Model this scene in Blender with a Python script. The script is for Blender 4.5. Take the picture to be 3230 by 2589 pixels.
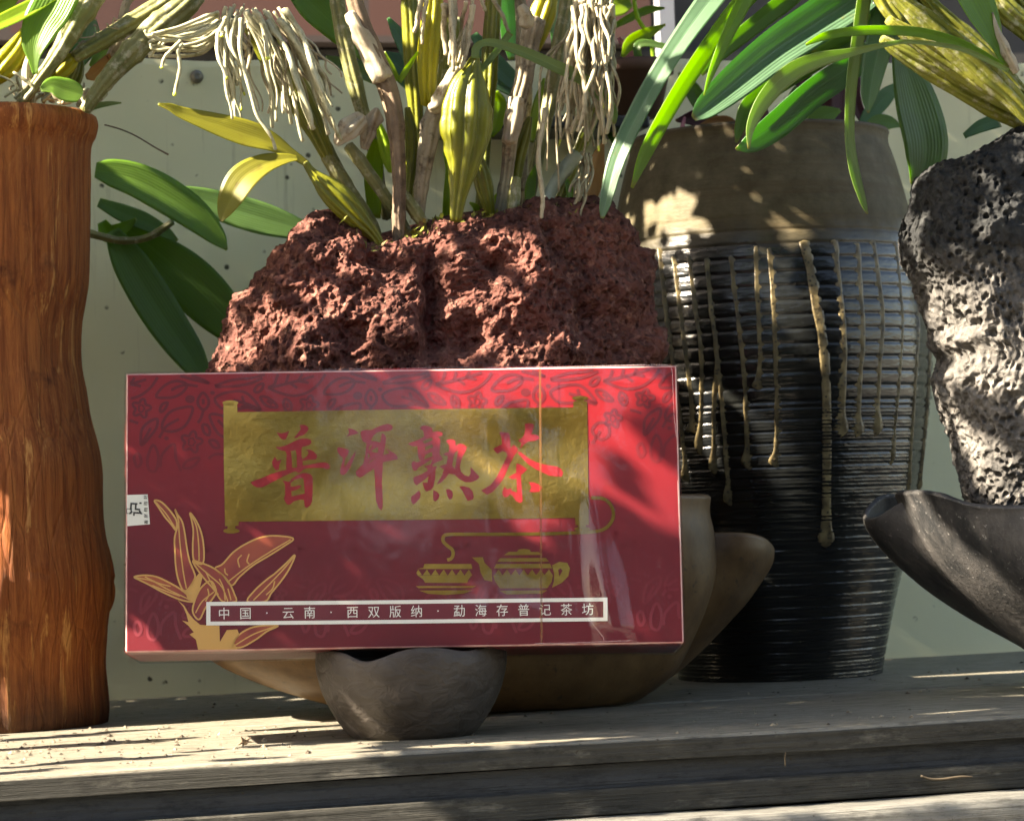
import bpy, math, random
import numpy as np
from mathutils import Matrix, Vector
from mathutils.geometry import tessellate_polygon

for o in list(bpy.data.objects):
    bpy.data.objects.remove(o)
scene = bpy.context.scene
COL = scene.collection
R = math.radians
rnd = random.Random(7)

# ------------------------------------------------------------------ camera
PW, PH, FPX = 3230.0, 2589.0, 9000.0          # photograph size and focal length in its pixels
PSI, PITCH, ROLL, EYE = R(15), R(2.07), R(2.2), 0.080
fwd = np.array([math.sin(PSI) * math.cos(PITCH), math.cos(PSI) * math.cos(PITCH), math.sin(PITCH)])
right0 = np.array([math.cos(PSI), -math.sin(PSI), 0.0])
up0 = np.cross(right0, fwd)
right = right0 * math.cos(ROLL) - up0 * math.sin(ROLL)
up = up0 * math.cos(ROLL) + right0 * math.sin(ROLL)
CAM = np.array([0.0, 0.0, EYE])
cam_data = bpy.data.cameras.new('camera')
cam = bpy.data.objects.new('camera', cam_data)
COL.objects.link(cam)
m = Matrix.Identity(4)
for i, ax in enumerate((right, up, -fwd)):
    for j in range(3):
        m[j][i] = ax[j]
for j in range(3):
    m[j][3] = CAM[j]
cam.matrix_world = m
cam_data.sensor_fit = 'HORIZONTAL'
cam_data.sensor_width = 36.0
cam_data.lens = 36.0 * FPX / PW
cam_data.clip_start = 0.02
cam_data.clip_end = 200.0
cam_data.dof.use_dof = True
cam_data.dof.focus_distance = 1.03
cam_data.dof.aperture_fstop = 42.0
scene.camera = cam

# ------------------------------------------------------------------ light
LIGHT = Vector((0.79, 0.07, -0.60)).normalized()   # the way the sunlight travels
world = bpy.data.worlds.new('World')
scene.world = world
world.use_nodes = True
wn = world.node_tree.nodes
sky = wn.new('ShaderNodeTexSky')
sky.sky_type = 'NISHITA'
sky.sun_disc = False
sky.sun_elevation = math.asin(-LIGHT.z)
sky.sun_rotation = math.atan2(-LIGHT.x, -LIGHT.y)
sky.air_density = 1.0
sky.dust_density = 1.5
wn['Background'].inputs['Strength'].default_value = 0.064
world.node_tree.links.new(sky.outputs[0], wn['Background'].inputs['Color'])
sun_data = bpy.data.lights.new('sun', 'SUN')
sun_data.energy = 5.0
sun_data.angle = R(0.5)
sun_data.color = (1.0, 0.965, 0.90)
sun = bpy.data.objects.new('sun', sun_data)
COL.objects.link(sun)
sun.rotation_euler = LIGHT.to_track_quat('-Z', 'Y').to_euler()
vs = scene.view_settings
vs.view_transform = 'Standard'
vs.look = 'None'
vs.exposure = 3.1
vs.use_white_balance = True
vs.white_balance_temperature = 8100.0
vs.white_balance_tint = 12.0
vs.gamma = 1.0
vs.use_curve_mapping = False
scene.cycles.max_bounces = 5
scene.cycles.diffuse_bounces = 3
scene.cycles.glossy_bounces = 3
scene.cycles.caustics_reflective = False
scene.cycles.caustics_refractive = False
scene.cycles.use_adaptive_sampling = True
scene.cycles.adaptive_threshold = 0.03
scene.cycles.transparent_max_bounces = 12
scene.cycles.use_denoising = True


# ------------------------------------------------------------------ geometry helpers
def ray(px, py):
    return fwd * FPX + right * (px - PW / 2) - up * (py - PH / 2)


def at(px, py, Y):
    d = ray(px, py)
    return CAM + d * (Y / d[1])


def onz(px, py, z=0.0):
    d = ray(px, py)
    return CAM + d * ((z - EYE) / d[2])


def scl(Y):
    """metres per photograph pixel at depth Y"""
    return Y / FPX / math.cos(PSI) * 0.97


def hsh(i, j, k, s):
    with np.errstate(over='ignore'):
        h = (i.astype(np.uint32) * np.uint32(374761393) + j.astype(np.uint32) * np.uint32(668265263)
             + k.astype(np.uint32) * np.uint32(2246822519) + np.uint32(s * 3266489917 & 0xffffffff))
        h = (h ^ (h >> np.uint32(13))) * np.uint32(1274126177)
        h = h ^ (h >> np.uint32(16))
        h = h * np.uint32(2654435761)
        h = h ^ (h >> np.uint32(15))
    return h.astype(np.float64) / 4294967295.0


def noise3(p, s=0):
    p = np.asarray(p, float)
    i = np.floor(p).astype(np.int64)
    f = p - i
    u = f * f * (3 - 2 * f)
    r = 0
    for dx in (0, 1):
        for dy in (0, 1):
            for dz in (0, 1):
                w = (u[:, 0] if dx else 1 - u[:, 0]) * (u[:, 1] if dy else 1 - u[:, 1]) * (u[:, 2] if dz else 1 - u[:, 2])
                r = r + w * hsh(i[:, 0] + dx, i[:, 1] + dy, i[:, 2] + dz, s)
    return r * 2 - 1


def fbm(p, n=4, s=0):
    a, t, r = 1.0, 0.0, 0
    for k in range(n):
        r = r + a * noise3(p * (2.03 ** k), s + k)
        t += a
        a *= 0.5
    return r / t


def worley(p, s=0):
    i = np.floor(p).astype(np.int64)
    best = np.full(len(p), 9.0)
    for dx in (-1, 0, 1):
        for dy in (-1, 0, 1):
            for dz in (-1, 0, 1):
                c = i + np.array([dx, dy, dz])
                q = np.stack([c[:, k] + hsh(c[:, 0], c[:, 1], c[:, 2], s + 11 * k + 1) for k in range(3)], 1)
                best = np.minimum(best, np.sqrt(((q - p) ** 2).sum(1)))
    return best


def mesh_obj(name, verts, faces, mat, parent=None, origin=None, smooth=True):
    v = np.asarray(verts, float)
    if parent is not None:
        v = v - np.array(parent['_o'])
    elif origin is not None:
        v = v - np.array(origin)
    me = bpy.data.meshes.new(name)
    me.from_pydata(v.tolist(), [], [tuple(map(int, f)) for f in faces])
    if smooth:
        me.polygons.foreach_set('use_smooth', [True] * len(me.polygons))
    me.materials.append(mat)
    me.update()
    o = bpy.data.objects.new(name, me)
    COL.objects.link(o)
    if parent is not None:
        o.parent = parent
        o['_o'] = tuple(parent['_o'])
    elif origin is not None:
        o.location = origin
        o['_o'] = tuple(map(float, origin))
    else:
        o['_o'] = (0.0, 0.0, 0.0)
    return o


def thing(name, loc, label, cat, group=None):
    o = bpy.data.objects.new(name, None)
    o.empty_display_size = 0.01
    o.location = loc
    o['_o'] = tuple(map(float, loc))
    COL.objects.link(o)
    return tag(o, label, cat, group)


def tag(o, label=None, cat=None, group=None, kind=None):
    if label: o['label'] = label
    if cat: o['category'] = cat
    if group: o['group'] = group
    if kind: o['kind'] = kind
    return o


def grid_faces(nu, nv, wrap_u=False, off=0):
    """verts indexed [v*nu+u]"""
    f = []
    for b in range(nv - 1):
        for a in range(nu if wrap_u else nu - 1):
            a2 = (a + 1) % nu
            f.append((off + b * nu + a, off + b * nu + a2, off + (b + 1) * nu + a2, off + (b + 1) * nu + a))
    return f


def smooth_path(pts, n):
    """Catmull-Rom through rows of any width"""
    p = np.asarray(pts, float)
    if len(p) == 2:
        t = np.linspace(0, 1, n)[:, None]
        return p[0] * (1 - t) + p[1] * t
    q = np.vstack([2 * p[0] - p[1], p, 2 * p[-1] - p[-2]])
    out = []
    seg = len(p) - 1
    for t in np.linspace(0, seg, n):
        i = min(int(t), seg - 1)
        u = t - i
        a, b, c, d = q[i], q[i + 1], q[i + 2], q[i + 3]
        out.append(0.5 * (2 * b + (c - a) * u + (2 * a - 5 * b + 4 * c - d) * u * u + (3 * b - a - 3 * c + d) * u ** 3))
    return np.array(out)


def frames(c):
    t = np.gradient(c, axis=0)
    t /= np.linalg.norm(t, axis=1)[:, None] + 1e-12
    ref = np.array([0.0, -1.0, 0.0])
    nrm = np.zeros_like(c)
    for i in range(len(c)):
        a = ref - t[i] * (ref @ t[i])
        if np.linalg.norm(a) < 0.05:
            a = np.array([1.0, 0, 0]) - t[i] * t[i][0]
        nrm[i] = a / np.linalg.norm(a)
    return t, nrm, np.cross(t, nrm)


def tube_geo(c, r, n=10, ribs=0, amp=0.0, flat=1.0, bump=None):
    c = np.asarray(c, float)
    r = np.asarray(r, float)
    t, a, b = frames(c)
    th = np.linspace(0, 2 * np.pi, n, endpoint=False)
    mod = 1 + amp * (np.abs(np.cos(th * ribs / 2.0)) * 2 - 1.3) if ribs else np.ones(n)
    v = []
    for i in range(len(c)):
        rr = r[i] * mod
        if bump is not None:
            rr = rr * (1 + bump * noise3(np.stack([np.cos(th) * 1.3 + c[i][0] * 90, np.sin(th) * 1.3 + c[i][1] * 90, np.full(n, c[i][2] * 260)], 1), 3))
        v.append(c[i] + np.outer(np.cos(th) * rr * flat, a[i]) + np.outer(np.sin(th) * rr, b[i]))
    v = np.vstack(v)
    f = grid_faces(n, len(c), True)
    v = np.vstack([v, c[0] - t[0] * r[0] * 0.3, c[-1] + t[-1] * r[-1] * 0.5])
    k = len(v) - 2
    for u in range(n):
        f.append((k, (u + 1) % n, u))
        f.append((k + 1, (len(c) - 1) * n + u, (len(c) - 1) * n + (u + 1) % n))
    return v, f


def px_path(pts, Y, n):
    """pts rows (px, py, width px[, dY]) -> centre line, radii; what leaves the picture at the top goes on and tapers off"""
    pts = list(pts)
    if pts[0][1] < 0 and pts[0][1] > -60:
        a, b = pts[0], pts[1]
        k = min(3.0, 150.0 / max(30.0, b[1] - a[1]))
        e = a[3] if len(a) > 3 else 0.0
        pts = [(a[0] + (a[0] - b[0]) * k, a[1] + (a[1] - b[1]) * k, a[2] * 0.35, e), (a[0] + (a[0] - b[0]) * k * 0.55, a[1] + (a[1] - b[1]) * k * 0.55, a[2] * 0.9, e)] + pts
    q = np.array([[p[0], p[1], p[2], p[3] if len(p) > 3 else 0.0] for p in pts], float)
    s = smooth_path(q, n)
    c = np.array([at(a[0], a[1], Y + a[3]) for a in s])
    w = np.maximum(s[:, 2], 1.0) * scl(Y)
    return c, w


def cane(parent, name, pts, Y, mat, ribs=0, amp=0.0, seg=5, n=None, bump=0.06, nodes=0):
    c, w = px_path(pts, Y, max(8, seg * len(pts)))
    r = w / 2
    if nodes:
        k = np.linspace(0, 1, len(r)) * nodes
        r = r * (1 + 0.13 * np.exp(-((k % 1.0) - 0.5) ** 2 / 0.006))
    v, f = tube_geo(c, r, n or (max(14, ribs * 6) if ribs else 12), ribs, amp, bump=bump)
    return mesh_obj(name, v, f, mat, parent)


def leaf(parent, pts, Y, mat, fold=0.18, tilt=0.0, curl=0.0, name='leaf', seg=6, wave=0.0, thick=0.0004):
    """strap or broad leaf: pts rows (px, py, visible width px[, dY]); V fold, tilt about its midrib"""
    c, w = px_path(pts, Y, max(14, seg * len(pts)))
    w = np.maximum(w, 0.0003)
    t, a, b = frames(c)
    ct, st = math.cos(tilt), math.sin(tilt)
    n = 9
    us = np.linspace(-1, 1, n)
    vs_ = []
    ph = rnd.random() * 6
    for i in range(len(c)):
        k = i / (len(c) - 1)
        cr = b[i] * ct + a[i] * st
        no = a[i] * ct - b[i] * st
        hw = w[i] / 2 / max(0.35, abs(ct))
        for u in us:
            h = (-(abs(u) ** 1.3) * fold + 0.12 * fold * math.cos(u * 9)) * hw
            h += wave * hw * math.sin(k * 14 + ph + (1 if u > 0 else 2.2)) * abs(u) ** 2
            h += curl * hw * (u * u)
            vs_.append(c[i] + cr * (u * hw) - no * (h + thick * -0.5))
    nv = len(c)
    top = np.array(vs_)
    _, a2, _ = frames(c)
    low = top.reshape(nv, n, 3) + (a2 * ct - b * st)[:, None, :] * thick
    v = np.vstack([top, low.reshape(-1, 3)])
    f = grid_faces(n, nv)
    g = [tuple(reversed([q + nv * n for q in x])) for x in f]
    e = []
    N = nv * n
    for i in range(nv - 1):
        e.append((i * n, (i + 1) * n, (i + 1) * n + N, i * n + N))
        e.append((i * n + n - 1, i * n + n - 1 + N, (i + 1) * n + n - 1 + N, (i + 1) * n + n - 1))
    for j in range(n - 1):
        e.append((j, j + N, j + 1 + N, j + 1))
        q = (nv - 1) * n + j
        e.append((q, q + 1, q + 1 + N, q + N))
    o = mesh_obj(name, v, f + g + e, mat, parent)
    at_ = o.data.attributes.new('across', 'FLOAT', 'POINT')
    at_.data.foreach_set('value', np.tile(us, 2 * nv))
    al_ = o.data.attributes.new('along', 'FLOAT', 'POINT')
    al_.data.foreach_set('value', np.tile(np.repeat(np.linspace(0, 1, nv), n), 2))
    return o


def box_geo(x0, x1, y0, y1, z0, z1):
    v = [(x, y, z) for z in (z0, z1) for y in (y0, y1) for x in (x0, x1)]
    return v, [(0, 2, 3, 1), (4, 5, 7, 6), (0, 1, 5, 4), (2, 6, 7, 3), (0, 4, 6, 2), (1, 3, 7, 5)]


# ------------------------------------------------------------------ materials
def srgb(r, g, b):
    return tuple((c / 255.0 / 12.92) if c <= 10 else ((c / 255.0 + 0.055) / 1.055) ** 2.4 for c in (r, g, b)) + (1.0,)


class Mat:
    def __init__(self, name, rough=0.6, spec=0.5, metal=0.0, coat=0.0):
        self.m = bpy.data.materials.new(name)
        self.m.use_nodes = True
        self.t = self.m.node_tree
        self.b = self.t.nodes['Principled BSDF']
        self.b.inputs['Roughness'].default_value = rough
        self.b.inputs['Specular IOR Level'].default_value = spec
        self.b.inputs['Metallic'].default_value = metal
        self.b.inputs['Coat Weight'].default_value = coat
        self.out = self.t.nodes['Material Output']
        self._c = None

    def n(self, kind, **kw):
        x = self.t.nodes.new(kind)
        for k, v in kw.items():
            if k in x.inputs.keys() if isinstance(k, str) else False:
                x.inputs[k].default_value = v
            else:
                setattr(x, k, v)
        return x

    def link(self, a, b):
        self.t.links.new(a, b)

    def coord(self, scale=(1, 1, 1), rot=(0, 0, 0), loc=(0, 0, 0)):
        if self._c is None:
            self._c = self.t.nodes.new('ShaderNodeTexCoord')
        mp = self.t.nodes.new('ShaderNodeMapping')
        mp.inputs['Scale'].default_value = scale
        mp.inputs['Rotation'].default_value = rot
        mp.inputs['Location'].default_value = loc
        self.link(self._c.outputs['Object'], mp.inputs['Vector'])
        return mp.outputs['Vector']

    def noise(self, vec, scale, detail=4.0, rough=0.55, dist=0.0):
        x = self.t.nodes.new('ShaderNodeTexNoise')
        x.inputs['Scale'].default_value = scale
        x.inputs['Detail'].default_value = detail
        x.inputs['Roughness'].default_value = rough
        x.inputs['Distortion'].default_value = dist
        self.link(vec, x.inputs['Vector'])
        return x.outputs['Fac']

    def voronoi(self, vec, scale, feature='F1', out='Distance'):
        x = self.t.nodes.new('ShaderNodeTexVoronoi')
        x.feature = feature
        x.inputs['Scale'].default_value = scale
        self.link(vec, x.inputs['Vector'])
        return x.outputs[out]

    def ramp(self, fac, stops, interp='LINEAR'):
        x = self.t.nodes.new('ShaderNodeValToRGB')
        x.color_ramp.interpolation = interp
        e = x.color_ramp.elements
        while len(e) < len(stops):
            e.new(0.5)
        for k, (p, c) in enumerate(stops):
            e[k].position = p
            e[k].color = c if len(c) == 4 else tuple(c) + (1.0,)
        self.link(fac, x.inputs['Fac'])
        return x.outputs['Color']

    def gray(self, fac, lo, hi):
        x = self.t.nodes.new('ShaderNodeMapRange')
        x.inputs['From Min'].default_value = lo
        x.inputs['From Max'].default_value = hi
        self.link(fac, x.inputs['Value'])
        return x.outputs['Result']

    def mix(self, fac, a, b, mode='MIX'):
        x = self.t.nodes.new('ShaderNodeMix')
        x.data_type = 'RGBA'
        x.blend_type = mode
        for s, v in ((0, fac), (6, a), (7, b)):
            if isinstance(v, (int, float)):
                x.inputs[s].default_value = v
            elif isinstance(v, tuple):
                x.inputs[s].default_value = v if len(v) == 4 else v + (1.0,)
            else:
                self.link(v, x.inputs[s])
        return x.outputs[2]

    def math(self, op, a, b=None):
        x = self.t.nodes.new('ShaderNodeMath')
        x.operation = op
        for s, v in ((0, a), (1, b)):
            if v is None:
                continue
            if isinstance(v, (int, float)):
                x.inputs[s].default_value = v
            else:
                self.link(v, x.inputs[s])
        return x.outputs[0]

    def color(self, c):
        if isinstance(c, tuple):
            self.b.inputs['Base Color'].default_value = c if len(c) == 4 else c + (1.0,)
        else:
            self.link(c, self.b.inputs['Base Color'])

    def bump(self, h, strength=0.5, dist=0.001):
        x = self.t.nodes.new('ShaderNodeBump')
        x.inputs['Strength'].default_value = strength
        x.inputs['Distance'].default_value = dist
        self.link(h, x.inputs['Height'])
        old = self.b.inputs['Normal'].links
        if old:
            self.link(old[0].from_socket, x.inputs['Normal'])
        self.link(x.outputs['Normal'], self.b.inputs['Normal'])
        return x.outputs['Normal']

    def translucent(self, col, fac):
        tr = self.t.nodes.new('ShaderNodeBsdfTranslucent')
        if isinstance(col, tuple):
            tr.inputs['Color'].default_value = col if len(col) == 4 else col + (1.0,)
        else:
            self.link(col, tr.inputs['Color'])
        mx = self.t.nodes.new('ShaderNodeMixShader')
        mx.inputs['Fac'].default_value = fac
        self.link(self.b.outputs[0], mx.inputs[1])
        self.link(tr.outputs[0], mx.inputs[2])
        self.link(mx.outputs[0], self.out.inputs['Surface'])


def leaf_mat(name, base, glow, fac=0.42, rough=0.38, spots=None):
    k = Mat(name, rough, 0.45)
    v = k.coord()
    nz = k.noise(v, 26.0, 4.0)
    c = k.mix(k.gray(nz, 0.3, 0.7), tuple(x * 0.72 for x in base[:3]), tuple(min(1, x * 1.25) for x in base[:3]))
    if spots:
        sp = k.noise(v, 170.0, 3.0)
        c = k.mix(k.gray(sp, 0.62, 0.72), c, spots)
    at_ = k.n('ShaderNodeAttribute')
    at_.attribute_name = 'across'
    u_ = at_.outputs['Fac']
    vein = k.math('SINE', k.math('MULTIPLY', u_, 44.0))
    c = k.mix(k.math('MULTIPLY', k.gray(vein, 0.2, 1.0), 0.22), c, tuple(min(1, x * 1.7) for x in base[:3]))
    mid = k.gray(k.math('ABSOLUTE', u_), 0.055, 0.02)
    c = k.mix(k.math('MULTIPLY', mid, 0.45), c, tuple(min(1, x * 1.9 + 0.02) for x in base[:3]))
    al_ = k.n('ShaderNodeAttribute')
    al_.attribute_name = 'along'
    tipf = k.math('ADD', al_.outputs['Fac'], k.math('MULTIPLY', k.math('SUBTRACT', k.noise(v, 140.0, 3.0), 0.5), 0.10))
    c = k.mix(k.math('MULTIPLY', k.gray(tipf, 0.955, 0.985), 0.85), c, (0.20, 0.13, 0.05))
    blem = k.noise(v, 75.0, 5.0, 0.7)
    c = k.mix(k.math('MULTIPLY', k.gray(blem, 0.66, 0.74), 0.6), c, (0.16, 0.12, 0.04))
    k.color(c)
    k.bump(k.noise(v, 420.0, 3.0), 0.18, 0.0004)
    k.bump(vein, 0.25, 0.0003)
    gl_ = k.mix(k.math('MULTIPLY', k.gray(vein, 0.0, 1.0), 0.35), glow, tuple(x * 0.6 for x in glow[:3]))
    k.translucent(gl_, fac)
    return k.m


def stem_mat(name, a, b, c=None, rough=0.5, streak=1.0, trans=0.0):
    k = Mat(name, rough, 0.4)
    v = k.coord()
    nz = k.noise(v, 60.0, 5.0, 0.65)
    col = k.mix(k.gray(nz, 0.32, 0.68), a, b)
    if c:
        fine = k.noise(v, 210.0, 5.0, 0.7)
        col = k.mix(k.gray(fine, 0.52, 0.66), col, c)
    k.color(col)
    k.bump(k.noise(v, 500.0, 4.0, 0.7), 0.35, 0.0007)
    if trans:
        k.translucent(b, trans)
    return k.m


M = {}
M['leaf_dark'] = leaf_mat('deep green leaf', (0.082, 0.152, 0.044), (0.28, 0.54, 0.015), 0.46)
M['leaf_blue'] = leaf_mat('blue green leaf', (0.075, 0.150, 0.085), (0.18, 0.50, 0.02), 0.42, 0.34)
M['leaf_mid'] = leaf_mat('mid green leaf', (0.105, 0.190, 0.034), (0.40, 0.68, 0.012), 0.52)
M['leaf_pale'] = leaf_mat('pale olive leaf', (0.130, 0.190, 0.060), (0.30, 0.50, 0.04), 0.40)
M['leaf_yellow'] = leaf_mat('yellowing leaf', (0.170, 0.165, 0.016), (0.48, 0.50, 0.01), 0.45, 0.45, (0.10, 0.07, 0.01))
M['leaf_lime'] = leaf_mat('lime leaf', (0.170, 0.270, 0.018), (0.50, 0.72, 0.02), 0.5)
M['leaf_purple'] = leaf_mat('purple leaf', (0.075, 0.030, 0.040), (0.22, 0.05, 0.06), 0.35)
M['leaf_pink'] = leaf_mat('pink leaf', (0.420, 0.150, 0.200), (0.55, 0.15, 0.20), 0.35)
M['leaf_brown'] = leaf_mat('dry brown leaf', (0.300, 0.150, 0.050), (0.50, 0.25, 0.05), 0.35, 0.6)
M['bulb'] = stem_mat('ribbed yellow green pseudobulb', (0.075, 0.092, 0.007), (0.165, 0.165, 0.010), None, 0.36, trans=0.10)
M['bulb_bright'] = stem_mat('bright yellow pseudobulb', (0.230, 0.220, 0.008), (0.370, 0.340, 0.012), None, 0.36, trans=0.18)
M['bulb_old'] = stem_mat('old crusted pseudobulb', (0.085, 0.105, 0.012), (0.200, 0.205, 0.024), (0.27, 0.27, 0.17), 0.6)
M['cane_grey'] = stem_mat('papery grey cane', (0.190, 0.150, 0.095), (0.330, 0.290, 0.200), (0.075, 0.055, 0.030), 0.7)
M['cane_dark'] = stem_mat('woody brown cane', (0.085, 0.055, 0.035), (0.190, 0.135, 0.085), (0.050, 0.030, 0.018), 0.7)
M['cane_olive'] = stem_mat('olive cane', (0.085, 0.095, 0.030), (0.190, 0.185, 0.070), (0.300, 0.290, 0.200), 0.5)
M['cane_blue'] = stem_mat('glaucous cane', (0.120, 0.150, 0.110), (0.260, 0.290, 0.230), None, 0.5)
M['sheath'] = stem_mat('dry papery sheath', (0.300, 0.255, 0.175), (0.480, 0.430, 0.330), (0.180, 0.130, 0.075), 0.75, trans=0.25)
M['root'] = stem_mat('white velvety root', (0.250, 0.245, 0.145), (0.410, 0.400, 0.285), (0.170, 0.160, 0.075), 0.75)
M['root_tan'] = stem_mat('tan velvety root', (0.230, 0.200, 0.125), (0.360, 0.320, 0.220), (0.140, 0.105, 0.055), 0.75)
M['root_tip'] = stem_mat('green root tip', (0.400, 0.480, 0.040), (0.550, 0.600, 0.100), None, 0.5)


M['litter'] = stem_mat('dull dead stem', (0.040, 0.030, 0.018), (0.075, 0.056, 0.034), None, 0.8)


def lava_mat(name, c0, c1, c2, pore=520.0, crust_shade=None):
    k = Mat(name, 0.92, 0.15)
    v = k.coord()
    big = k.noise(v, 30.0, 5.0, 0.6)
    col = k.mix(k.gray(big, 0.35, 0.66), c0, c1)
    fine = k.noise(v, 240.0, 4.0, 0.65)
    col = k.mix(k.gray(fine, 0.55, 0.75), col, c2)
    if crust_shade:
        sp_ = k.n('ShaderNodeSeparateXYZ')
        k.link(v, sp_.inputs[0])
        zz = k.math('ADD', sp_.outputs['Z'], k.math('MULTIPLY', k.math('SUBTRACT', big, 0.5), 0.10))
        col = k.mix(k.gray(zz, crust_shade[0], crust_shade[1]), col, k.mix(k.gray(fine, 0.4, 0.7), (0.013, 0.014, 0.015), (0.034, 0.036, 0.036)))  # upper part darker: black crust plus the shade there, put into the colour
    k.color(col)
    vor = k.voronoi(v, pore)
    vor2 = k.voronoi(v, pore * 0.45)
    k.bump(k.gray(vor2, 0.05, 0.6), 0.9, 0.0022)
    k.bump(k.gray(vor, 0.05, 0.6), 0.8, 0.0011)
    k.bump(k.noise(v, 1400.0, 3.0, 0.7), 0.6, 0.0005)
    return k.m


M['lava_red'] = lava_mat('red lava stone', (0.068, 0.027, 0.022), (0.146, 0.058, 0.045), (0.240, 0.125, 0.094))
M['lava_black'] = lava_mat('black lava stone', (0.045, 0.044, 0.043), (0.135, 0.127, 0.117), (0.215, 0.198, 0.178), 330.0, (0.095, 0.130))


def plank_mat(name, a, b, dark, rough=0.42, metal=0.1):
    k = Mat(name, rough, 0.18, metal)
    v = k.coord((1.6, 95.0, 95.0))
    g = k.noise(v, 6.0, 6.0, 0.65)
    v2 = k.coord((8.0, 30.0, 30.0))
    d = k.noise(v2, 7.0, 6.0, 0.7)
    v3 = k.coord()
    dust = k.noise(v3, 420.0, 4.0, 0.7)
    c = k.mix(k.gray(g, 0.3, 0.7), a, b)
    c = k.mix(k.gray(d, 0.54, 0.7), c, dark)
    grime = k.noise(k.coord((3.0, 9.0, 9.0), (0, 0, 0), (4, 2, 1)), 26.0, 6.0, 0.75)
    c = k.mix(k.math('MULTIPLY', k.gray(grime, 0.50, 0.66), 0.7), c, tuple(x * 0.45 for x in a))
    c = k.mix(k.gray(dust, 0.64, 0.70), c, (0.04, 0.034, 0.025))
    k.color(c)
    k.bump(g, 0.9, 0.0016)
    k.bump(dust, 0.35, 0.0005)
    r = k.gray(d, 0.2, 0.8)
    k.link(k.math('MULTIPLY_ADD', r, 0.3), k.b.inputs['Roughness'])
    k.b.inputs['Roughness'].links[0].from_node.inputs[2].default_value = rough - 0.1
    return k.m


M['plank_top'] = plank_mat('weathered grey plank', (0.132, 0.122, 0.095), (0.250, 0.234, 0.190), (0.050, 0.044, 0.033))
M['plank_front'] = plank_mat('grimy dark plank edge', (0.026, 0.026, 0.022), (0.052, 0.050, 0.042), (0.105, 0.100, 0.084), 0.65, 0.0)
M['plank_low'] = plank_mat('pale grey lower plank', (0.105, 0.105, 0.096), (0.165, 0.165, 0.150), (0.050, 0.048, 0.042), 0.5)
M['groove'] = plank_mat('dark groove', (0.030, 0.034, 0.038), (0.048, 0.051, 0.055), (0.024, 0.026, 0.028), 0.6, 0.0)

# ------------------------------------------------------------------ the setting
WALL_Y = 1.350
X0, X1 = -0.45, 1.15


def sweep(name, prof, mat, parent=None, origin=(0.3, 1.0, 0.0), nx=120, wob=0.0006, seed=0):
    prof = np.array(prof, float)
    xs = np.linspace(X0, X1, nx)
    v = []
    for x in xs:
        dz = wob * noise3(np.array([[x * 14, 3.3 + seed, 0.5]]), seed)[0]
        for y, z in prof:
            v.append((x, y + dz * 0.7, z + dz))
    n = len(prof)
    f = []
    for i in range(nx - 1):
        for j in range(n):
            j2 = (j + 1) % n
            f.append((i * n + j, i * n + j2, (i + 1) * n + j2, (i + 1) * n + j))
    f.append(tuple(range(n)))
    f.append(tuple(range((nx - 1) * n, nx * n))[::-1])
    return mesh_obj(name, v, f, mat, parent, None if parent else origin, smooth=False)


def round_prof(y0, y1, z0, z1, r, front=True, k=5):
    """profile (Y,z) of a plank with rounded upper front edge"""
    p = [(y1, z0), (y1, z1)]
    for i in range(k + 1):
        a = math.pi / 2 * i / k
        p.append((y0 + r - r * math.sin(a), z1 - r + r * math.cos(a)))
    for i in range(k + 1):
        a = math.pi / 2 * i / k
        p.append((y0 + r * 0.6 - r * 0.6 * math.cos(a), z0 + r * 0.6 - r * 0.6 * math.sin(a)))
    return p


shelf = thing('shelf', (0.3, 1.0, 0.0), 'weathered grey slatted shelf carrying the box, bowls and pots', 'shelf')
tag(shelf, kind='structure')
FY = 0.956
sweep('plank', round_prof(FY, 1.118, -0.0082, 0.0, 0.0022), M['plank_top'], shelf, seed=1)
sweep('plank', round_prof(1.128, WALL_Y - 0.004, -0.0082, 0.0, 0.0012), M['plank_top'], shelf, seed=2, wob=0.0003)
sweep('edge_strip', round_prof(FY - 0.0012, FY - 0.0002, -0.0080, -0.0012, 0.0004), M['plank_front'], shelf, seed=1)
sweep('channel', [(1.20, -0.020), (1.20, -0.0084), (FY + 0.0030, -0.0084), (FY + 0.0030, -0.0168), (FY + 0.0030, -0.020)], M['groove'], shelf, seed=3, wob=0.0002)
sweep('rail', round_prof(FY - 0.0005, 1.15, -0.0262, -0.0170, 0.0012), M['plank_front'], shelf, seed=4)
sweep('lower_plank', round_prof(FY - 0.022, 1.15, -0.090, -0.0266, 0.0050), M['plank_low'], shelf, seed=5)

gm = Mat('grey paved ground', 0.9)
gv = gm.coord()
gm.color(gm.mix(gm.gray(gm.noise(gv, 3.0, 5.0), 0.3, 0.7), (0.11, 0.105, 0.095), (0.17, 0.16, 0.14)))
gv_, gf_ = [(-60, -60, -0.9), (60, -60, -0.9), (60, 60, -0.9), (-60, 60, -0.9)], [(0, 1, 2, 3)]
tag(mesh_obj('ground', gv_, gf_, gm.m), kind='structure')

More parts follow.
